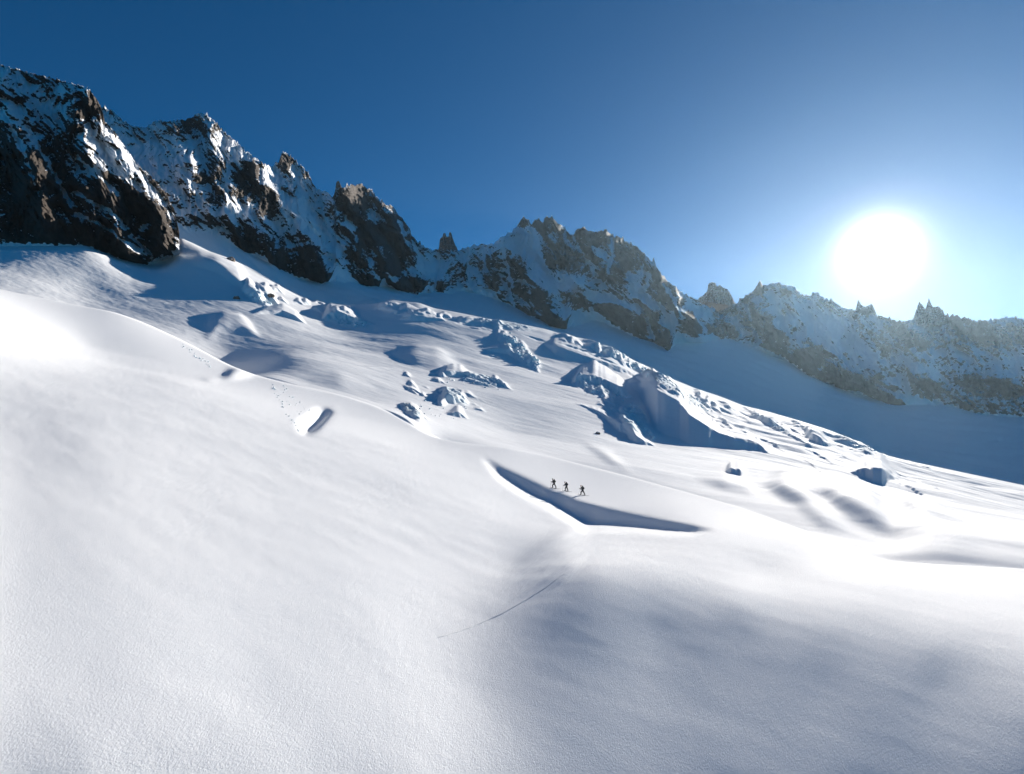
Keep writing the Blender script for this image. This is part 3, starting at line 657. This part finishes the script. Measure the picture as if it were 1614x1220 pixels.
def blobs(lst, px, row):
    out = np.zeros_like(px)
    for cx, cy, rx, ry, ang, w in lst:
        a = math.radians(ang); dx = px - cx; dy = row - cy
        e = ((dx * math.cos(a) + dy * math.sin(a)) / rx) ** 2 + ((-dx * math.sin(a) + dy * math.cos(a)) / ry) ** 2
        out = np.maximum(out, w * np.exp(-e * e * .8))
    return out

def seg_dist(px, row, pts):
    best = np.full(px.shape, 1e9); tbest = np.zeros(px.shape); L = 0
    for (x0, y0), (x1, y1) in zip(pts[:-1], pts[1:]):
        dx, dy = x1 - x0, y1 - y0; q = dx * dx + dy * dy
        t = np.clip(((px - x0) * dx + (row - y0) * dy) / q, 0, 1)
        d = np.hypot(px - x0 - t * dx, row - y0 - t * dy)
        best = np.minimum(best, d)
    return best

def face(name, pxs, crest, base_row, base_Y, slope, nt_, spurs, rocks, snows, bias, seed, amp=1.0, jag=3.2, skew=0.35, rockcrest=.25, nscale=1.0, gullies=(), gw=2.6):
    """a mountain face between its foot and its crest, with spurs, gullies and a far side"""
    nc = len(pxs)
    j = noise2(pxs / 6.0, pxs * 0 + seed, seed) * jag + noise2(pxs / 2.6, pxs * 0 + seed + 3, seed + 1) * jag * .8
    rc = crest + j - np.clip(noise2(pxs / 4.0, pxs * 0 + 8, seed + 5) - .25, 0, 1) * jag * 3
    rc = np.minimum(rc, base_row - 6)
    t = (np.linspace(0, 1, nt_) ** 0.95)[:, None]
    row = (base_row + 30)[None] + (rc - base_row - 30)[None] * t
    px = pxs[None] + 0 * row
    c = (R0 - row) / F; cb = (R0 - base_row) / F
    m = np.maximum(slope, c.max(0) + .45)[None] if np.isscalar(slope) else np.maximum(slope, c.max(0) + .3)[None]
    Y0 = base_Y[None] * (m - cb[None]) / (m - c)
    X, Zm = (px - CX) / F * Y0, c * Y0
    rel = np.zeros_like(Y0); amp = amp * Y0 / 1500.0 / nscale
    wx = px + 9 * noise2(px / 25, row / 25, seed + 31); wr = row + 9 * noise2(px / 23, row / 27, seed + 33)
    for pts, prom, width in spurs:
        d = seg_dist(wx, wr, pts)
        rel = np.maximum(rel, prom * Y0 / 1500.0 * np.clip(1 - d / width, 0, 1) ** 1.1)
    kx = 1500.0 * nscale
    u, v = (px - CX) / F * kx + skew * c * kx, c * kx - skew * (px - CX) / F * kx * .2
    wu = u + 22 * fbm(u / 90, v / 90, 2, seed + 7)
    rg = np.clip(ridged(wu / 42, v / 120, 3, seed + 50) * .7 + ridged(wu / 15, v / 34, 3, seed + 90) * .5, -1.2, 1.2)
    rel = rel + amp * (30 * ridged(wu / 110, v / 330, 2, seed) + 17 * ridged(wu / 42, v / 120, 3, seed + 50) + 8.0 * ridged(wu / 15, v / 34, 3, seed + 90) + 3.2 * ridged(u / 6, v / 9, 2, seed + 120))
    rel = rel + amp * 2.0 * np.abs(((v / 26 + 1.5 * fbm(u / 60, v / 60, 2, seed + 77)) % 1) - .5)
    fade = sst(.08, .28, t)
    rock = -.15 + bias + blobs(rocks, px, row) - blobs(snows, px, row) + rockcrest * np.exp(-((row - rc[None]) / 9) ** 2) + .45 * (rg - .45) - 1.5 * (1 - sst(-4, 3, (base_row[None] - row) + 5 * noise2(px / 7, row / 7, seed + 44)))
    for pts in gullies:
        d = seg_dist(px + 3 * noise2(px / 9, row / 9, seed + 61), row + 3 * noise2(px / 8, row / 10, seed + 63), pts)
        rock = rock - 1.3 * np.exp(-(d / gw) ** 2); rel = rel - 14 * amp * np.exp(-(d / (gw * 1.8)) ** 2)
    crag = np.clip(rock + .35, 0, 1.2)
    rel = rel + amp * crag * (9 * ridged(wu / 17, v / 40, 3, seed + 210) + 5 * ridged(u / 8, v / 13, 2, seed + 230))
    Y = Y0 - rel * fade
    # far side of the ridge
    bk = np.array([.004, .02, .06, .14, .25])[:, None]
    Yb = Y[-1][None] * (1 + bk)
    Zb = (R0 - rc)[None] / F * Y[-1][None] - bk * Y[-1][None] * np.array([.3, .6, .8, .9, .95])[:, None]
    Ya = np.concatenate([Y, Yb]); Za = np.concatenate([c * Y, Zb]); Pa = np.concatenate([px, np.repeat(pxs[None], 5, 0)])
    Xa = (Pa - CX) / F * Ya
    o = mesh_obj(name, np.stack([Xa, Ya, Za], -1), grid_faces(*Ya.shape), MAT_MOUNT, kind='structure')
    float_attr(o, 'rock', np.concatenate([rock, np.repeat(rock[-1:], 5, 0)]))
    fc = o.data.attributes.new('face_co', 'FLOAT_VECTOR', 'POINT')
    uv = np.stack([u, v, 0 * u], -1); uvb = np.repeat(uv[-1:], 5, 0) + np.arange(1, 6)[:, None, None] * np.array([0, 20.0, 0])
    fc.data.foreach_set('vector', np.concatenate([uv, uvb]).astype(np.float32).ravel())
    return o

def massif(x0, x1, seed, **kw):
    pxs = PX[(PX >= x0) & (PX <= x1)]
    if x0 > -100: pxs = np.arange(x0, x1 + .1, 1.45)
    sel = lambda a: np.interp(pxs, PX, a)
    cr = np.interp(pxs, *poly(CREST))
    return face('mountain', pxs, cr, np.interp(pxs, *BASE), sel(YK), seed=seed, spurs=SPURS, rocks=ROCKS, snows=SNOWS, gullies=GULLIES, **kw)

MAIN = massif(100, 1756, 100, slope=1.0, nt_=190, bias=.0)
massif(1750, 2500, 100, slope=1.0, nt_=60, bias=.1)
massif(-900, 108, 140, slope=1.0, nt_=60, bias=.1)

# the near buttress at the left edge
BUT_C = poly([(-900, -60), (-300, 40), (-60, 85), (60, 118), (100, 128), (130, 136), (140, 140), (148, 150), (158, 166), (166, 192), (178, 205), (193, 226), (215, 258), (240, 280), (262, 305), (275, 332), (284, 372)])
BUT_B = poly([(-900, 380), (-140, 390), (60, 384), (136, 388), (165, 396), (190, 407), (216, 417), (235, 414), (250, 403), (275, 396), (284, 380)])
bp = np.concatenate([np.linspace(-900, -150, 60), np.arange(-148, 284, 1.45)])
BUT_SPURS = [([(140, 142), (160, 200), (205, 270), (240, 320), (262, 390)], 100, 34), ([(193, 228), (230, 290), (270, 340), (280, 390)], 65, 22), ([(110, 150), (140, 230), (170, 320), (210, 410)], 100, 30), ([(136, 290), (150, 330), (160, 390)], 75, 24), ([(0, 130), (40, 240), (80, 380)], 120, 40)]
BUT_ROCKS = [(148, 165, 14, 30, 65, 1.1), (215, 325, 50, 44, 45, .9), (170, 370, 50, 34, 20, .9), (250, 370, 30, 34, 60, .8), (150, 300, 26, 40, 50, .8), (60, 300, 80, 90, 0, .7)]
BUT_SNOWS = [(160, 225, 30, 14, 48, .9), (195, 260, 40, 13, 48, .9), (235, 300, 30, 8, 50, .6), (226, 358, 9, 9, 0, .8), (180, 350, 22, 4, 35, .7), (200, 385, 24, 4, 35, .7)]
face('mountain', bp, np.interp(bp, *BUT_C), np.interp(bp, *BUT_B), np.interp(bp, PX, YC) * 1.01, slope=1.5, nt_=190, spurs=BUT_SPURS, rocks=BUT_ROCKS, snows=BUT_SNOWS, bias=.1, seed=300, amp=.9, jag=2.5, skew=.5, nscale=.7, gullies=BUT_GULLIES, gw=3.4)


# ------------------------------------------------------------------ rock towers standing on the ridges
def tower(outline, depth_px, seed, parent, snow=True):
    """a freestanding rock tower: outline is its skyline (px, row) from foot to foot; it is as thick as it is wide"""
    ox, oy = poly(outline)
    pxs = np.arange(ox[0], ox[-1] + .01, .9); n = len(pxs)
    top = np.interp(pxs, ox, oy) + .8 * noise2(pxs / 1.7, pxs * 0 + seed, seed)
    foot = np.interp(pxs, [ox[0], ox[-1]], [oy[0], oy[-1]]) + 7
    Yc = float(np.interp((ox[0] + ox[-1]) / 2, PX, depth_px))
    R = (ox[-1] - ox[0]) / F * Yc * .5
    q = np.linspace(0, 1, 26)[:, None]
    row = foot[None] + (np.minimum(top, foot - 1)[None] - foot[None]) * q
    sl_ = np.linspace(-1, 1, n)[None]
    bulge = np.sqrt(np.maximum(0, 1 - sl_ ** 2)) * (1 - .45 * q)
    X0 = pxs[None] + 0 * row
    det = ridged(X0 / 5, row / 14, 3, seed + 3) * .16 + ridged(X0 / 2.3, row / 4, 2, seed + 9) * .06
    Yf = Yc - R * (bulge + det * (bulge > .05)); Yk = Yc + R * (bulge * .9 + .04)
    V = []
    for Yg in (Yf, Yk): V.append(np.stack([(X0 - CX) / F * Yg, Yg, (R0 - row) / F * Yc + 0 * Yg], -1))
    k = 26 * n
    f1 = grid_faces(26, n); f2 = grid_faces(26, n)[:, ::-1] + k
    t1 = np.arange(25 * n, 26 * n); cap = np.stack([t1[:-1], t1[1:], t1[1:] + k, t1[:-1] + k], -1)
    li = np.arange(26) * n; lf = np.stack([li[:-1], li[1:], li[1:] + k, li[:-1] + k], -1)[:, ::-1]
    ri = li + n - 1; rf = np.stack([ri[:-1], ri[1:], ri[1:] + k, ri[:-1] + k], -1)
    return mesh_obj('rock_tower', np.concatenate([v.reshape(-1, 3) for v in V]), np.concatenate([f1, f2, cap, lf, rf]), MAT_ROCK, parent=parent, smooth=False)
RIDGE_Y = YK * 1.13
for i, ol in enumerate([
    [(688, 400), (692, 394), (693, 380), (697, 377), (699, 371), (702, 371), (704, 378), (707, 377), (708, 371), (711, 370), (714, 380), (718, 390), (724, 400)],
    [(1100, 474), (1105, 470), (1115, 464), (1116, 453), (1123, 449), (1128, 452), (1131, 457), (1134, 453), (1140, 458), (1147, 461), (1153, 470), (1158, 479), (1163, 484)],
    [(1434, 512), (1440, 503), (1444, 492), (1449, 479), (1453, 484), (1459, 491), (1461, 484), (1464, 474), (1467, 482), (1471, 489), (1478, 486), (1486, 492), (1494, 508)],
    [(1346, 494), (1349, 488), (1353, 474), (1356, 481), (1361, 486), (1367, 485), (1374, 481), (1378, 488), (1383, 500)],
    [(526, 318), (528, 306), (530, 289), (534, 287), (538, 296), (543, 312)],
    [(1025, 420), (1028, 413), (1030, 406), (1033, 416), (1036, 426)],
    [(1192, 458), (1195, 446), (1199, 446), (1203, 456)]]):
    tower(ol, RIDGE_Y, 500 + i, MAIN)

# ------------------------------------------------------------------ loose rocks on the snow
def rock(px, row, wpx, label, seed, far=True, squash=.75):
    x, y, z = surface_at(px, row, far)
    r = wpx / F * y * .5
    g = random.Random(seed)
    import bmesh
    bm = bmesh.new(); bmesh.ops.create_icosphere(bm, subdivisions=3, radius=1.0)
    for v in bm.verts:
        d = v.co.normalized(); a = np.array
        k = 1 + .35 * float(noise2(a(d.x * 1.6 + seed), a(d.y * 1.6 + d.z * 1.1), seed)) + .16 * float(ridged(a(d.x * 3 + d.z * 2), a(d.y * 3 + seed), 2, seed))
        v.co = Vector((d.x * k, d.y * k, d.z * k * squash)) * r
    me = bpy.data.meshes.new('boulder'); bm.to_mesh(me); bm.free(); me.materials.append(MAT_ROCK)
    o = bpy.data.objects.new('boulder', me); scene.collection.objects.link(o)
    o.location = (x, y, z + r * .15); o['label'] = label; o['category'] = 'boulder'; o['group'] = 'boulders on the upper glacier'
rock(373, 471, 9, 'dark brown boulder at the foot of the broken ice cliff on the left', 1)
rock(364, 411, 11, 'boulder lying on the crest of the snow ridge below the left peaks', 2)
rock(427, 467, 9, 'small boulder at the right end of the broken ice cliff on the left', 3)
rock(942, 684, 7, 'small dark boulder alone on smooth snow left of the large blue shadow hollow', 4)

# ------------------------------------------------------------------ ice blocks of the icefall
def ice_material():
    m, t, b = new_mat('serac_ice')
    geo = t.nodes.new('ShaderNodeNewGeometry')
    sep = t.nodes.new('ShaderNodeSeparateXYZ'); t.links.new(geo.outputs['Normal'], sep.inputs[0])
    n = noise_node(t, geo.outputs['Position'], 0.4, 4)
    v = math_node(t, 'ADD', sep.outputs[2], math_node(t, 'MULTIPLY', math_node(t, 'SUBTRACT', n.outputs[0], .5), .6))
    ramp = t.nodes.new('ShaderNodeMapRange'); ramp.inputs[1].default_value = .15; ramp.inputs[2].default_value = .5
    t.links.new(v, ramp.inputs[0])
    t.links.new(mix_col(t, ramp.outputs[0], (0.66, 0.82, 0.86, 1), SNOW), b.inputs['Base Color'])
    b.inputs['Roughness'].default_value = .5
    t.links.new(bump_node(t, n.outputs[0], .6, .6), b.inputs['Normal'])
    return m
MAT_ICE = ice_material()
def serac_mesh(seed):
    g = random.Random(seed); import bmesh
    bm = bmesh.new()
    for i in range(16):
        a = g.uniform(0, 6.283); h = g.choice((-.5, -.2, .3, .55, .7)) + g.uniform(-.1, .1); rr = g.uniform(.75, 1.05) * (1.0 if h < .4 else .7)
        bm.verts.new((rr * math.cos(a), rr * math.sin(a) * g.uniform(.6, 1), h))
    bmesh.ops.convex_hull(bm, input=bm.verts)
    for v in [v for v in bm.verts if not v.link_faces]: bm.verts.remove(v)
    bmesh.ops.bevel(bm, geom=bm.edges[:], offset=.07, segments=1, affect='EDGES')
    me = bpy.data.meshes.new('serac'); bm.to_mesh(me); bm.free(); me.materials.append(MAT_ICE)
    return me
SERACS = [serac_mesh(900 + i) for i in range(9)]
def seracs(x0, y0, x1, y1, n, spread, smin, smax, seed, far=True, name='serac'):
    g = random.Random(seed)
    for i in range(n):
        t = g.random(); px = x0 + (x1 - x0) * t; row = y0 + (y1 - y0) * t + g.uniform(-spread, spread)
        x, y, z = surface_at(px, row, far)
        if abs(R0 - F * z / y - row) > 4: continue
        r = g.uniform(smin, smax) / F * y * .5
        o = bpy.data.objects.new(name, g.choice(SERACS)); scene.collection.objects.link(o); o.parent = glacier
        o.location = (x, y, z + .1 * r); o.scale = (r, r * g.uniform(.7, 1.1), r * g.uniform(.7, 1.25))
        o.rotation_euler = (g.uniform(-.3, .3), g.uniform(-.3, .3), g.uniform(0, 6.28))
seracs(792, 525, 850, 582, 60, 11, 2.5, 10, 1)
seracs(930, 545, 985, 562, 18, 5, 3, 9, 2)
seracs(985, 568, 1125, 648, 64, 6, 2.5, 8, 3)
seracs(915, 612, 1000, 634, 28, 7, 2.5, 8, 4)
seracs(990, 640, 1032, 694, 26, 9, 2.5, 8, 5)
seracs(640, 640, 735, 655, 18, 13, 2, 5, 6)
seracs(700, 598, 800, 610, 22, 6, 2, 5, 7)
seracs(535, 508, 580, 514, 7, 3, 4, 8, 8)
seracs(392, 462, 432, 478, 9, 4, 4, 8, 9)
seracs(1190, 655, 1235, 680, 8, 4, 3, 7, 10)
seracs(1330, 692, 1392, 718, 9, 4, 3, 6, 11)

# chunks of snow fallen from the two breaks in the near slope
seracs(427, 606, 446, 640, 26, 5, 1.2, 4.2, 21, False, 'snow_block')
seracs(440, 612, 490, 660, 34, 11, 1.0, 3.2, 22, False, 'snow_block')
seracs(450, 655, 472, 678, 14, 5, 1.0, 3.5, 23, False, 'snow_block')
seracs(284, 543, 332, 577, 34, 4, 1.0, 3.6, 24, False, 'snow_block')

# ------------------------------------------------------------------ the three ski tourers
def flat_mat(name, col, rough=.7):
    m, t, b = new_mat(name)
    tc_ = t.nodes.new('ShaderNodeTexCoord')
    n = noise_node(t, tc_.outputs['Object'], 14, 3)
    c2 = tuple(min(1, c * 1.35 + .004) for c in col)
    t.links.new(mix_col(t, n.outputs[0], (*col, 1), (*c2, 1)), b.inputs['Base Color'])
    b.inputs['Roughness'].default_value = rough
    return m
MAT_SKIN = flat_mat('skin', (0.30, 0.18, 0.12), .6)
MAT_BOOT = flat_mat('boot_plastic', (0.03, 0.03, 0.032), .4)
MAT_SKI = flat_mat('ski_topsheet', (0.05, 0.05, 0.055), .35)
MAT_POLE = flat_mat('pole_alloy', (0.10, 0.10, 0.11), .35)
MAT_LENS = flat_mat('goggle_lens', (0.02, 0.02, 0.025), .15)

def skin_mesh(name, pts, edges, radii, mat, parent, sub=1):
    me = bpy.data.meshes.new(name + '_cage'); me.from_pydata(pts, edges, [])
    o = bpy.data.objects.new(name + '_cage', me); scene.collection.objects.link(o)
    md = o.modifiers.new('skin', 'SKIN'); md.use_smooth_shade = True
    for i, sv in enumerate(me.skin_vertices[0].data):
        r = radii[i]; sv.radius = r if isinstance(r, tuple) else (r, r); sv.use_root = (i == 0)
    sb = o.modifiers.new('sub', 'SUBSURF'); sb.levels = sub; sb.render_levels = sub
    dg = bpy.context.evaluated_depsgraph_get()
    out = bpy.data.meshes.new_from_object(o.evaluated_get(dg)); out.name = name
    bpy.data.objects.remove(o); bpy.data.meshes.remove(me)
    out.materials.clear(); out.materials.append(mat)
    p = bpy.data.objects.new(name, out); scene.collection.objects.link(p); p.parent = parent
    return p

def box_mesh(name, size, loc, mat, parent, bev=.02, rot=(0, 0, 0), taper=1.0):
    import bmesh
    bm = bmesh.new(); bmesh.ops.create_cube(bm, size=1)
    for v in bm.verts:
        k = taper if v.co.z > 0 else 1
        v.co = Vector((v.co.x * size[0] * k, v.co.y * size[1] * k, v.co.z * size[2]))
    if bev: bmesh.ops.bevel(bm, geom=bm.edges[:], offset=bev, segments=2, affect='EDGES')
    me = bpy.data.meshes.new(name); bm.to_mesh(me); bm.free(); me.materials.append(mat)
    o = bpy.data.objects.new(name, me); scene.collection.objects.link(o); o.location = loc; o.rotation_euler = rot
    if parent: o.parent = parent
    return o

def tube(name, pts, r, mat, seg=8):
    V, Fc = [], []
    for i, p in enumerate(pts):
        d = (Vector(pts[min(i + 1, len(pts) - 1)]) - Vector(pts[max(i - 1, 0)])).normalized()
        a = d.orthogonal().normalized(); b = d.cross(a)
        for k in range(seg):
            t = 2 * math.pi * k / seg; V.append(Vector(p) + (a * math.cos(t) + b * math.sin(t)) * (r[i] if isinstance(r, (list, tuple)) else r))
    for i in range(len(pts) - 1):
        for k in range(seg): Fc.append((i * seg + k, i * seg + (k + 1) % seg, (i + 1) * seg + (k + 1) % seg, (i + 1) * seg + k))
    return mesh_obj(name, [tuple(v) for v in V], Fc, mat)

def tourer(px, row, Y, which, jacket, trousers, hat, pack, stride, tall, lead):
    """a ski tourer in profile, walking to the left; local +x is forward"""
    z0 = ground_z(px, Y) + .05
    root = bpy.data.objects.new('person', None); scene.collection.objects.link(root)
    heading = math.radians(180 - 9)
    x0 = (px - CX) / F * Y
    root.location = (x0, Y, z0); root.rotation_euler = (0, 0, heading); root.scale = (tall, tall, tall)
    root['label'] = which[0]; root['category'] = 'person'; root['group'] = 'ski tourers walking in line'
    s_ = stride
    # the slope under the skis along the heading, so both feet touch
    def gz(lx):
        wx_ = x0 + math.cos(heading) * lx * tall; wy_ = Y + math.sin(heading) * lx * tall
        return (ground_z(CX + F * wx_ / wy_, wy_) + .05 - z0) / tall
    fx, bx = .30 * s_, -.30 * s_; fz, bz = gz(fx) + .03, gz(bx) + .03
    P = {}
    P['pelvis'] = (0, 0, .90); P['waist'] = (.05, 0, 1.05); P['chest'] = (.17, 0, 1.30); P['neck'] = (.25, 0, 1.47); P['jaw'] = (.31, 0, 1.53); P['head'] = (.32, 0, 1.63); P['crown'] = (.31, 0, 1.70)
    legs, arms = {}, {}
    for sd, (ax, az, kn) in ((lead, (fx, fz, .20)), (-lead, (bx, bz, .02))):
        legs[sd] = [(0.0, .10 * sd, .86), (ax * .55 + kn * .6, .11 * sd, .50 + az * .5), (ax - .03, .11 * sd, .12 + az), (ax + .02, .11 * sd, .05 + az), (ax + .17, .11 * sd, .035 + az)]
    for sd, (hx, hz, ex) in ((-lead, (.62, 1.08 + .04 * lead, .36)), (lead, (.36 + .05 * s_, .98, .10))):
        arms[sd] = [(.19, .19 * sd, 1.38), (ex, .27 * sd, 1.14), (hx - .06, .25 * sd, hz), (hx, .25 * sd, hz + .01)]
    # one continuous body, fingers and nose included
    pts, edges, rad = [P['pelvis'], P['waist'], P['chest'], P['neck'], P['jaw'], P['head'], P['crown']], [(0, 1), (1, 2), (2, 3), (3, 4), (4, 5), (5, 6)], [(.15, .12), (.14, .11), (.17, .12), .055, .07, .095, .06]
    pts.append((.43, 0, 1.615)); edges.append((5, 7)); rad.append(.018)
    for sd in (1, -1):
        b0 = len(pts); pts += legs[sd]; rad += [.10, .07, .05, .05, .04]; edges += [(0, b0)] + [(b0 + i, b0 + i + 1) for i in range(4)]
        b0 = len(pts); pts += arms[sd]; rad += [.06, .043, .028, .035]; edges += [(2, b0)] + [(b0 + i, b0 + i + 1) for i in range(3)]
        hx, hy, hz = arms[sd][3]
        for q in range(4):
            f0 = len(pts); oz = .03 - .02 * q
            pts += [(hx + .05, hy + .012 * sd, hz + oz), (hx + .055 - .004 * abs(q - 1), hy - .03 * sd, hz + oz - .008)]; rad += [.010, .008]; edges += [(b0 + 3, f0), (f0, f0 + 1)]
        f0 = len(pts); pts += [(hx + .01, hy - .035 * sd, hz + .035), (hx + .045, hy - .04 * sd, hz + .03)]; rad += [.011, .009]; edges += [(b0 + 3, f0), (f0, f0 + 1)]
    skin_mesh('body', pts, edges, rad, MAT_SKIN, root)
    # jacket, trousers, boots
    pts, edges, rad = [P['pelvis'], P['waist'], P['chest'], (.235, 0, 1.45)], [(0, 1), (1, 2), (2, 3)], [(.22, .18), (.215, .175), (.25, .185), .11]
    for sd in (1, -1):
        b0 = len(pts); pts += arms[sd][:3]; rad += [.11, .085, .07]; edges += [(2, b0), (b0, b0 + 1), (b0 + 1, b0 + 2)]
    skin_mesh('jacket', pts, edges, rad, jacket, root)
    pts, edges, rad = [(0, 0, .92)], [], [(.17, .14)]
    for sd in (1, -1):
        b0 = len(pts); l = legs[sd]; pts += [l[0], l[1], (l[2][0], l[2][1], l[2][2] + .04)]; rad += [.15, .12, .105]; edges += [(0, b0), (b0, b0 + 1), (b0 + 1, b0 + 2)]
    skin_mesh('trousers', pts, edges, rad, trousers, root)
    for sd in (1, -1):
        l = legs[sd]
        skin_mesh('boot', [(l[2][0], l[2][1], l[2][2] + .14), l[2], l[3], l[4]], [(0, 1), (1, 2), (2, 3)], [.085, .085, .08, .065], MAT_BOOT, root)
    hatm = skin_mesh('helmet', [(.285, 0, 1.64), (.295, 0, 1.70), (.295, 0, 1.76)], [(0, 1), (1, 2)], [.17, .165, .11], hat, root)
    gog = box_mesh('goggles', (.05, .17, .07), (.395, 0, 1.645), MAT_LENS, root, .015)
    # rucksack
    bp_ = box_mesh('backpack', (.24, .32, .58), (-.10, 0, 1.30), pack, root, .06, (0, math.radians(24), 0), .85)
    box_mesh('lid', (.24, .30, .12), (0, 0, .33), pack, bp_, .04)
    box_mesh('pocket', (.08, .22, .26), (-.13, 0, -.06), pack, bp_, .03)
    for sd in (1, -1):
        st = tube('strap', [(.10, .09 * sd, .24), (.20, .10 * sd, .26), (.31, .11 * sd, .12), (.30, .12 * sd, -.08), (.13, .12 * sd, -.20)], .022, pack); st.parent = bp_
    bpy.context.view_layer.update()
    M = root.matrix_world
    # skis and poles rest on the snow or are held: things of their own
    for sd, (ax, az) in ((lead, (fx, fz)), (-lead, (bx, bz))):
        V, Fc = [], []
        for i, t in enumerate(np.linspace(-.78, .98, 23)):
            lx = ax + t; w = .048 if -.7 < t < .8 else .03; up = .0 if t < .72 else (t - .72) ** 2 * 2.2
            zc_ = gz(lx) * .35 + (az - .03) * .65 + up
            for oy in (-1, 1):
                for oz in (0, .022): V.append(M @ Vector((lx, .11 * sd + oy * w, zc_ + oz - .03)))
        for i in range(22):
            a = i * 4; Fc += [(a, a + 4, a + 6, a + 2), (a + 1, a + 3, a + 7, a + 5), (a, a + 1, a + 5, a + 4), (a + 2, a + 6, a + 7, a + 3)]
        Fc += [(0, 2, 3, 1), (88, 89, 91, 90)]
        o = mesh_obj('ski', [tuple(v) for v in V], Fc, MAT_SKI, smooth=False)
        o['label'] = f"{'front' if sd == lead else 'rear'} touring ski under {which[1]}"; o['category'] = 'ski'; o['group'] = 'touring skis'
        bd = box_mesh('binding', (.3 * tall, .07 * tall, .05 * tall), M @ Vector((ax + .03, .11 * sd, az + .005)), MAT_BOOT, None, .01, (0, 0, heading))
        bd.parent = o
    for sd in (1, -1):
        h = Vector(arms[sd][3]); tipx = h.x + (.10 if sd == -lead else -.42)
        tip = Vector((tipx, h.y + .05 * sd, gz(tipx) - .05)); top = h + (h - tip).normalized() * .12
        pt = [M @ (tip + (top - tip) * t) for t in (0, .3, .6, .9, 1)]
        o = tube('ski_pole', pt, [.012 * tall] * 5, MAT_POLE)
        o['label'] = f"{'leading' if sd == -lead else 'trailing'} ski pole held by {which[1]}"; o['category'] = 'ski pole'; o['group'] = 'ski poles'
        d_ = (top - tip).normalized()
        bk_ = tube('basket', [M @ (tip + d_ * .06), M @ (tip + d_ * .075)], .05 * tall, MAT_POLE); bk_.parent = o
        gp_ = tube('grip', [M @ (top - d_ * .14), M @ (top + d_ * .01)], .019 * tall, MAT_BOOT); gp_.parent = o
    return root

DARK = flat_mat('jacket_black', (0.016, 0.017, 0.02)); NAVY = flat_mat('jacket_navy', (0.02, 0.026, 0.04)); GREY = flat_mat('trousers_charcoal', (0.02, 0.02, 0.022))
OLIVE = flat_mat('pack_dark_olive', (0.035, 0.035, 0.028)); BLACKP = flat_mat('pack_black', (0.014, 0.014, 0.016)); ORANGE = flat_mat('helmet_rust_orange', (0.32, 0.09, 0.035), .45); HELM = flat_mat('helmet_dark', (0.03, 0.03, 0.033), .45)
def feet(px, row):
    x, y, z = surface_at(px, row); return y
tourer(873.5, 770, feet(873.5, 770), ('leftmost ski tourer in dark clothes with a tall rucksack, leading the line', 'the leftmost skier'), DARK, GREY, HELM, OLIVE, 1.05, 1.0, 1)
tourer(893, 774.5, feet(893, 774.5), ('middle ski tourer of the three, in dark clothes with a dark rucksack', 'the middle skier'), NAVY, GREY, HELM, BLACKP, .8, .98, -1)
tourer(918.5, 781, feet(918.5, 781), ('rightmost ski tourer with a rust orange helmet and black rucksack', 'the rightmost skier'), DARK, DARK, ORANGE, BLACKP, 1.15, 1.0, 1)

# old ski track, a thin ridge of broken crust across the hollow
trk = []
for px, row in [(690, 1006), (740, 990), (790, 968), (830, 945), (860, 926), (890, 903)]:
    trk.append((px, row))
tx_, ty_ = poly(trk); pp = np.linspace(0, 1, 160); tp = np.interp(pp, np.linspace(0, 1, len(tx_)), tx_); tr_ = np.interp(pp, np.linspace(0, 1, len(tx_)), ty_)
V, Fc = [], []
for i, (a_, b_) in enumerate(zip(tp, smooth1(tr_, 6))):
    x, y, z = surface_at(a_, b_); w = .03 + .008 * float(noise2(np.array(i / 5.0), np.array(.3), 4)); hgt = .03 + .008 * float(noise2(np.array(i / 9.0), np.array(3.3), 9))
    y = (y if i == 0 else .7 * y + .3 * V[-2][1]); z = ground_z(a_, y); x = (a_ - CX) / F * y
    V += [(x, y - w, z - .01), (x, y, z + hgt), (x, y + w, z - .01)]
for i in range(len(tp) - 1):
    for k in range(2): Fc.append((3 * i + k, 3 * i + 3 + k, 3 * i + 4 + k, 3 * i + 1 + k))
mesh_obj('ski_track', V, Fc, MAT_SNOW, kind='structure')

# ------------------------------------------------------------------ the air
def haze_box():
    m = bpy.data.materials.new('mountain_air'); m.use_nodes = True
    t = m.node_tree; t.nodes.clear()
    out = t.nodes.new('ShaderNodeOutputMaterial'); pv = t.nodes.new('ShaderNodeVolumePrincipled')
    pv.inputs['Color'].default_value = (0.56, 0.80, 1.0, 1)
    pv.inputs['Density'].default_value = HAZE_DENSITY
    pv.inputs['Anisotropy'].default_value = HAZE_ANISO
    t.links.new(pv.outputs[0], out.inputs['Volume'])
    lo, hi = np.full(3, 1e9), np.full(3, -1e9)
    for o in scene.objects:
        if o.type == 'MESH' and o.parent is None:
            c = np.empty(len(o.data.vertices) * 3, np.float32); o.data.vertices.foreach_get('co', c); c = c.reshape(-1, 3)
            lo = np.minimum(lo, c.min(0)); hi = np.maximum(hi, c.max(0))
    lo[:2] -= 60; hi[:2] += 60; lo[2] -= 1.5; hi[2] += 5; lo[1] = min(lo[1], -60)
    v = [(x, y, z) for x in (lo[0], hi[0]) for y in (lo[1], hi[1]) for z in (lo[2], hi[2])]
    f = [(0, 1, 3, 2), (4, 6, 7, 5), (0, 4, 5, 1), (2, 3, 7, 6), (0, 2, 6, 4), (1, 5, 7, 3)]
    mesh_obj('haze', v, f, m, smooth=False, kind='stuff')
haze_box()
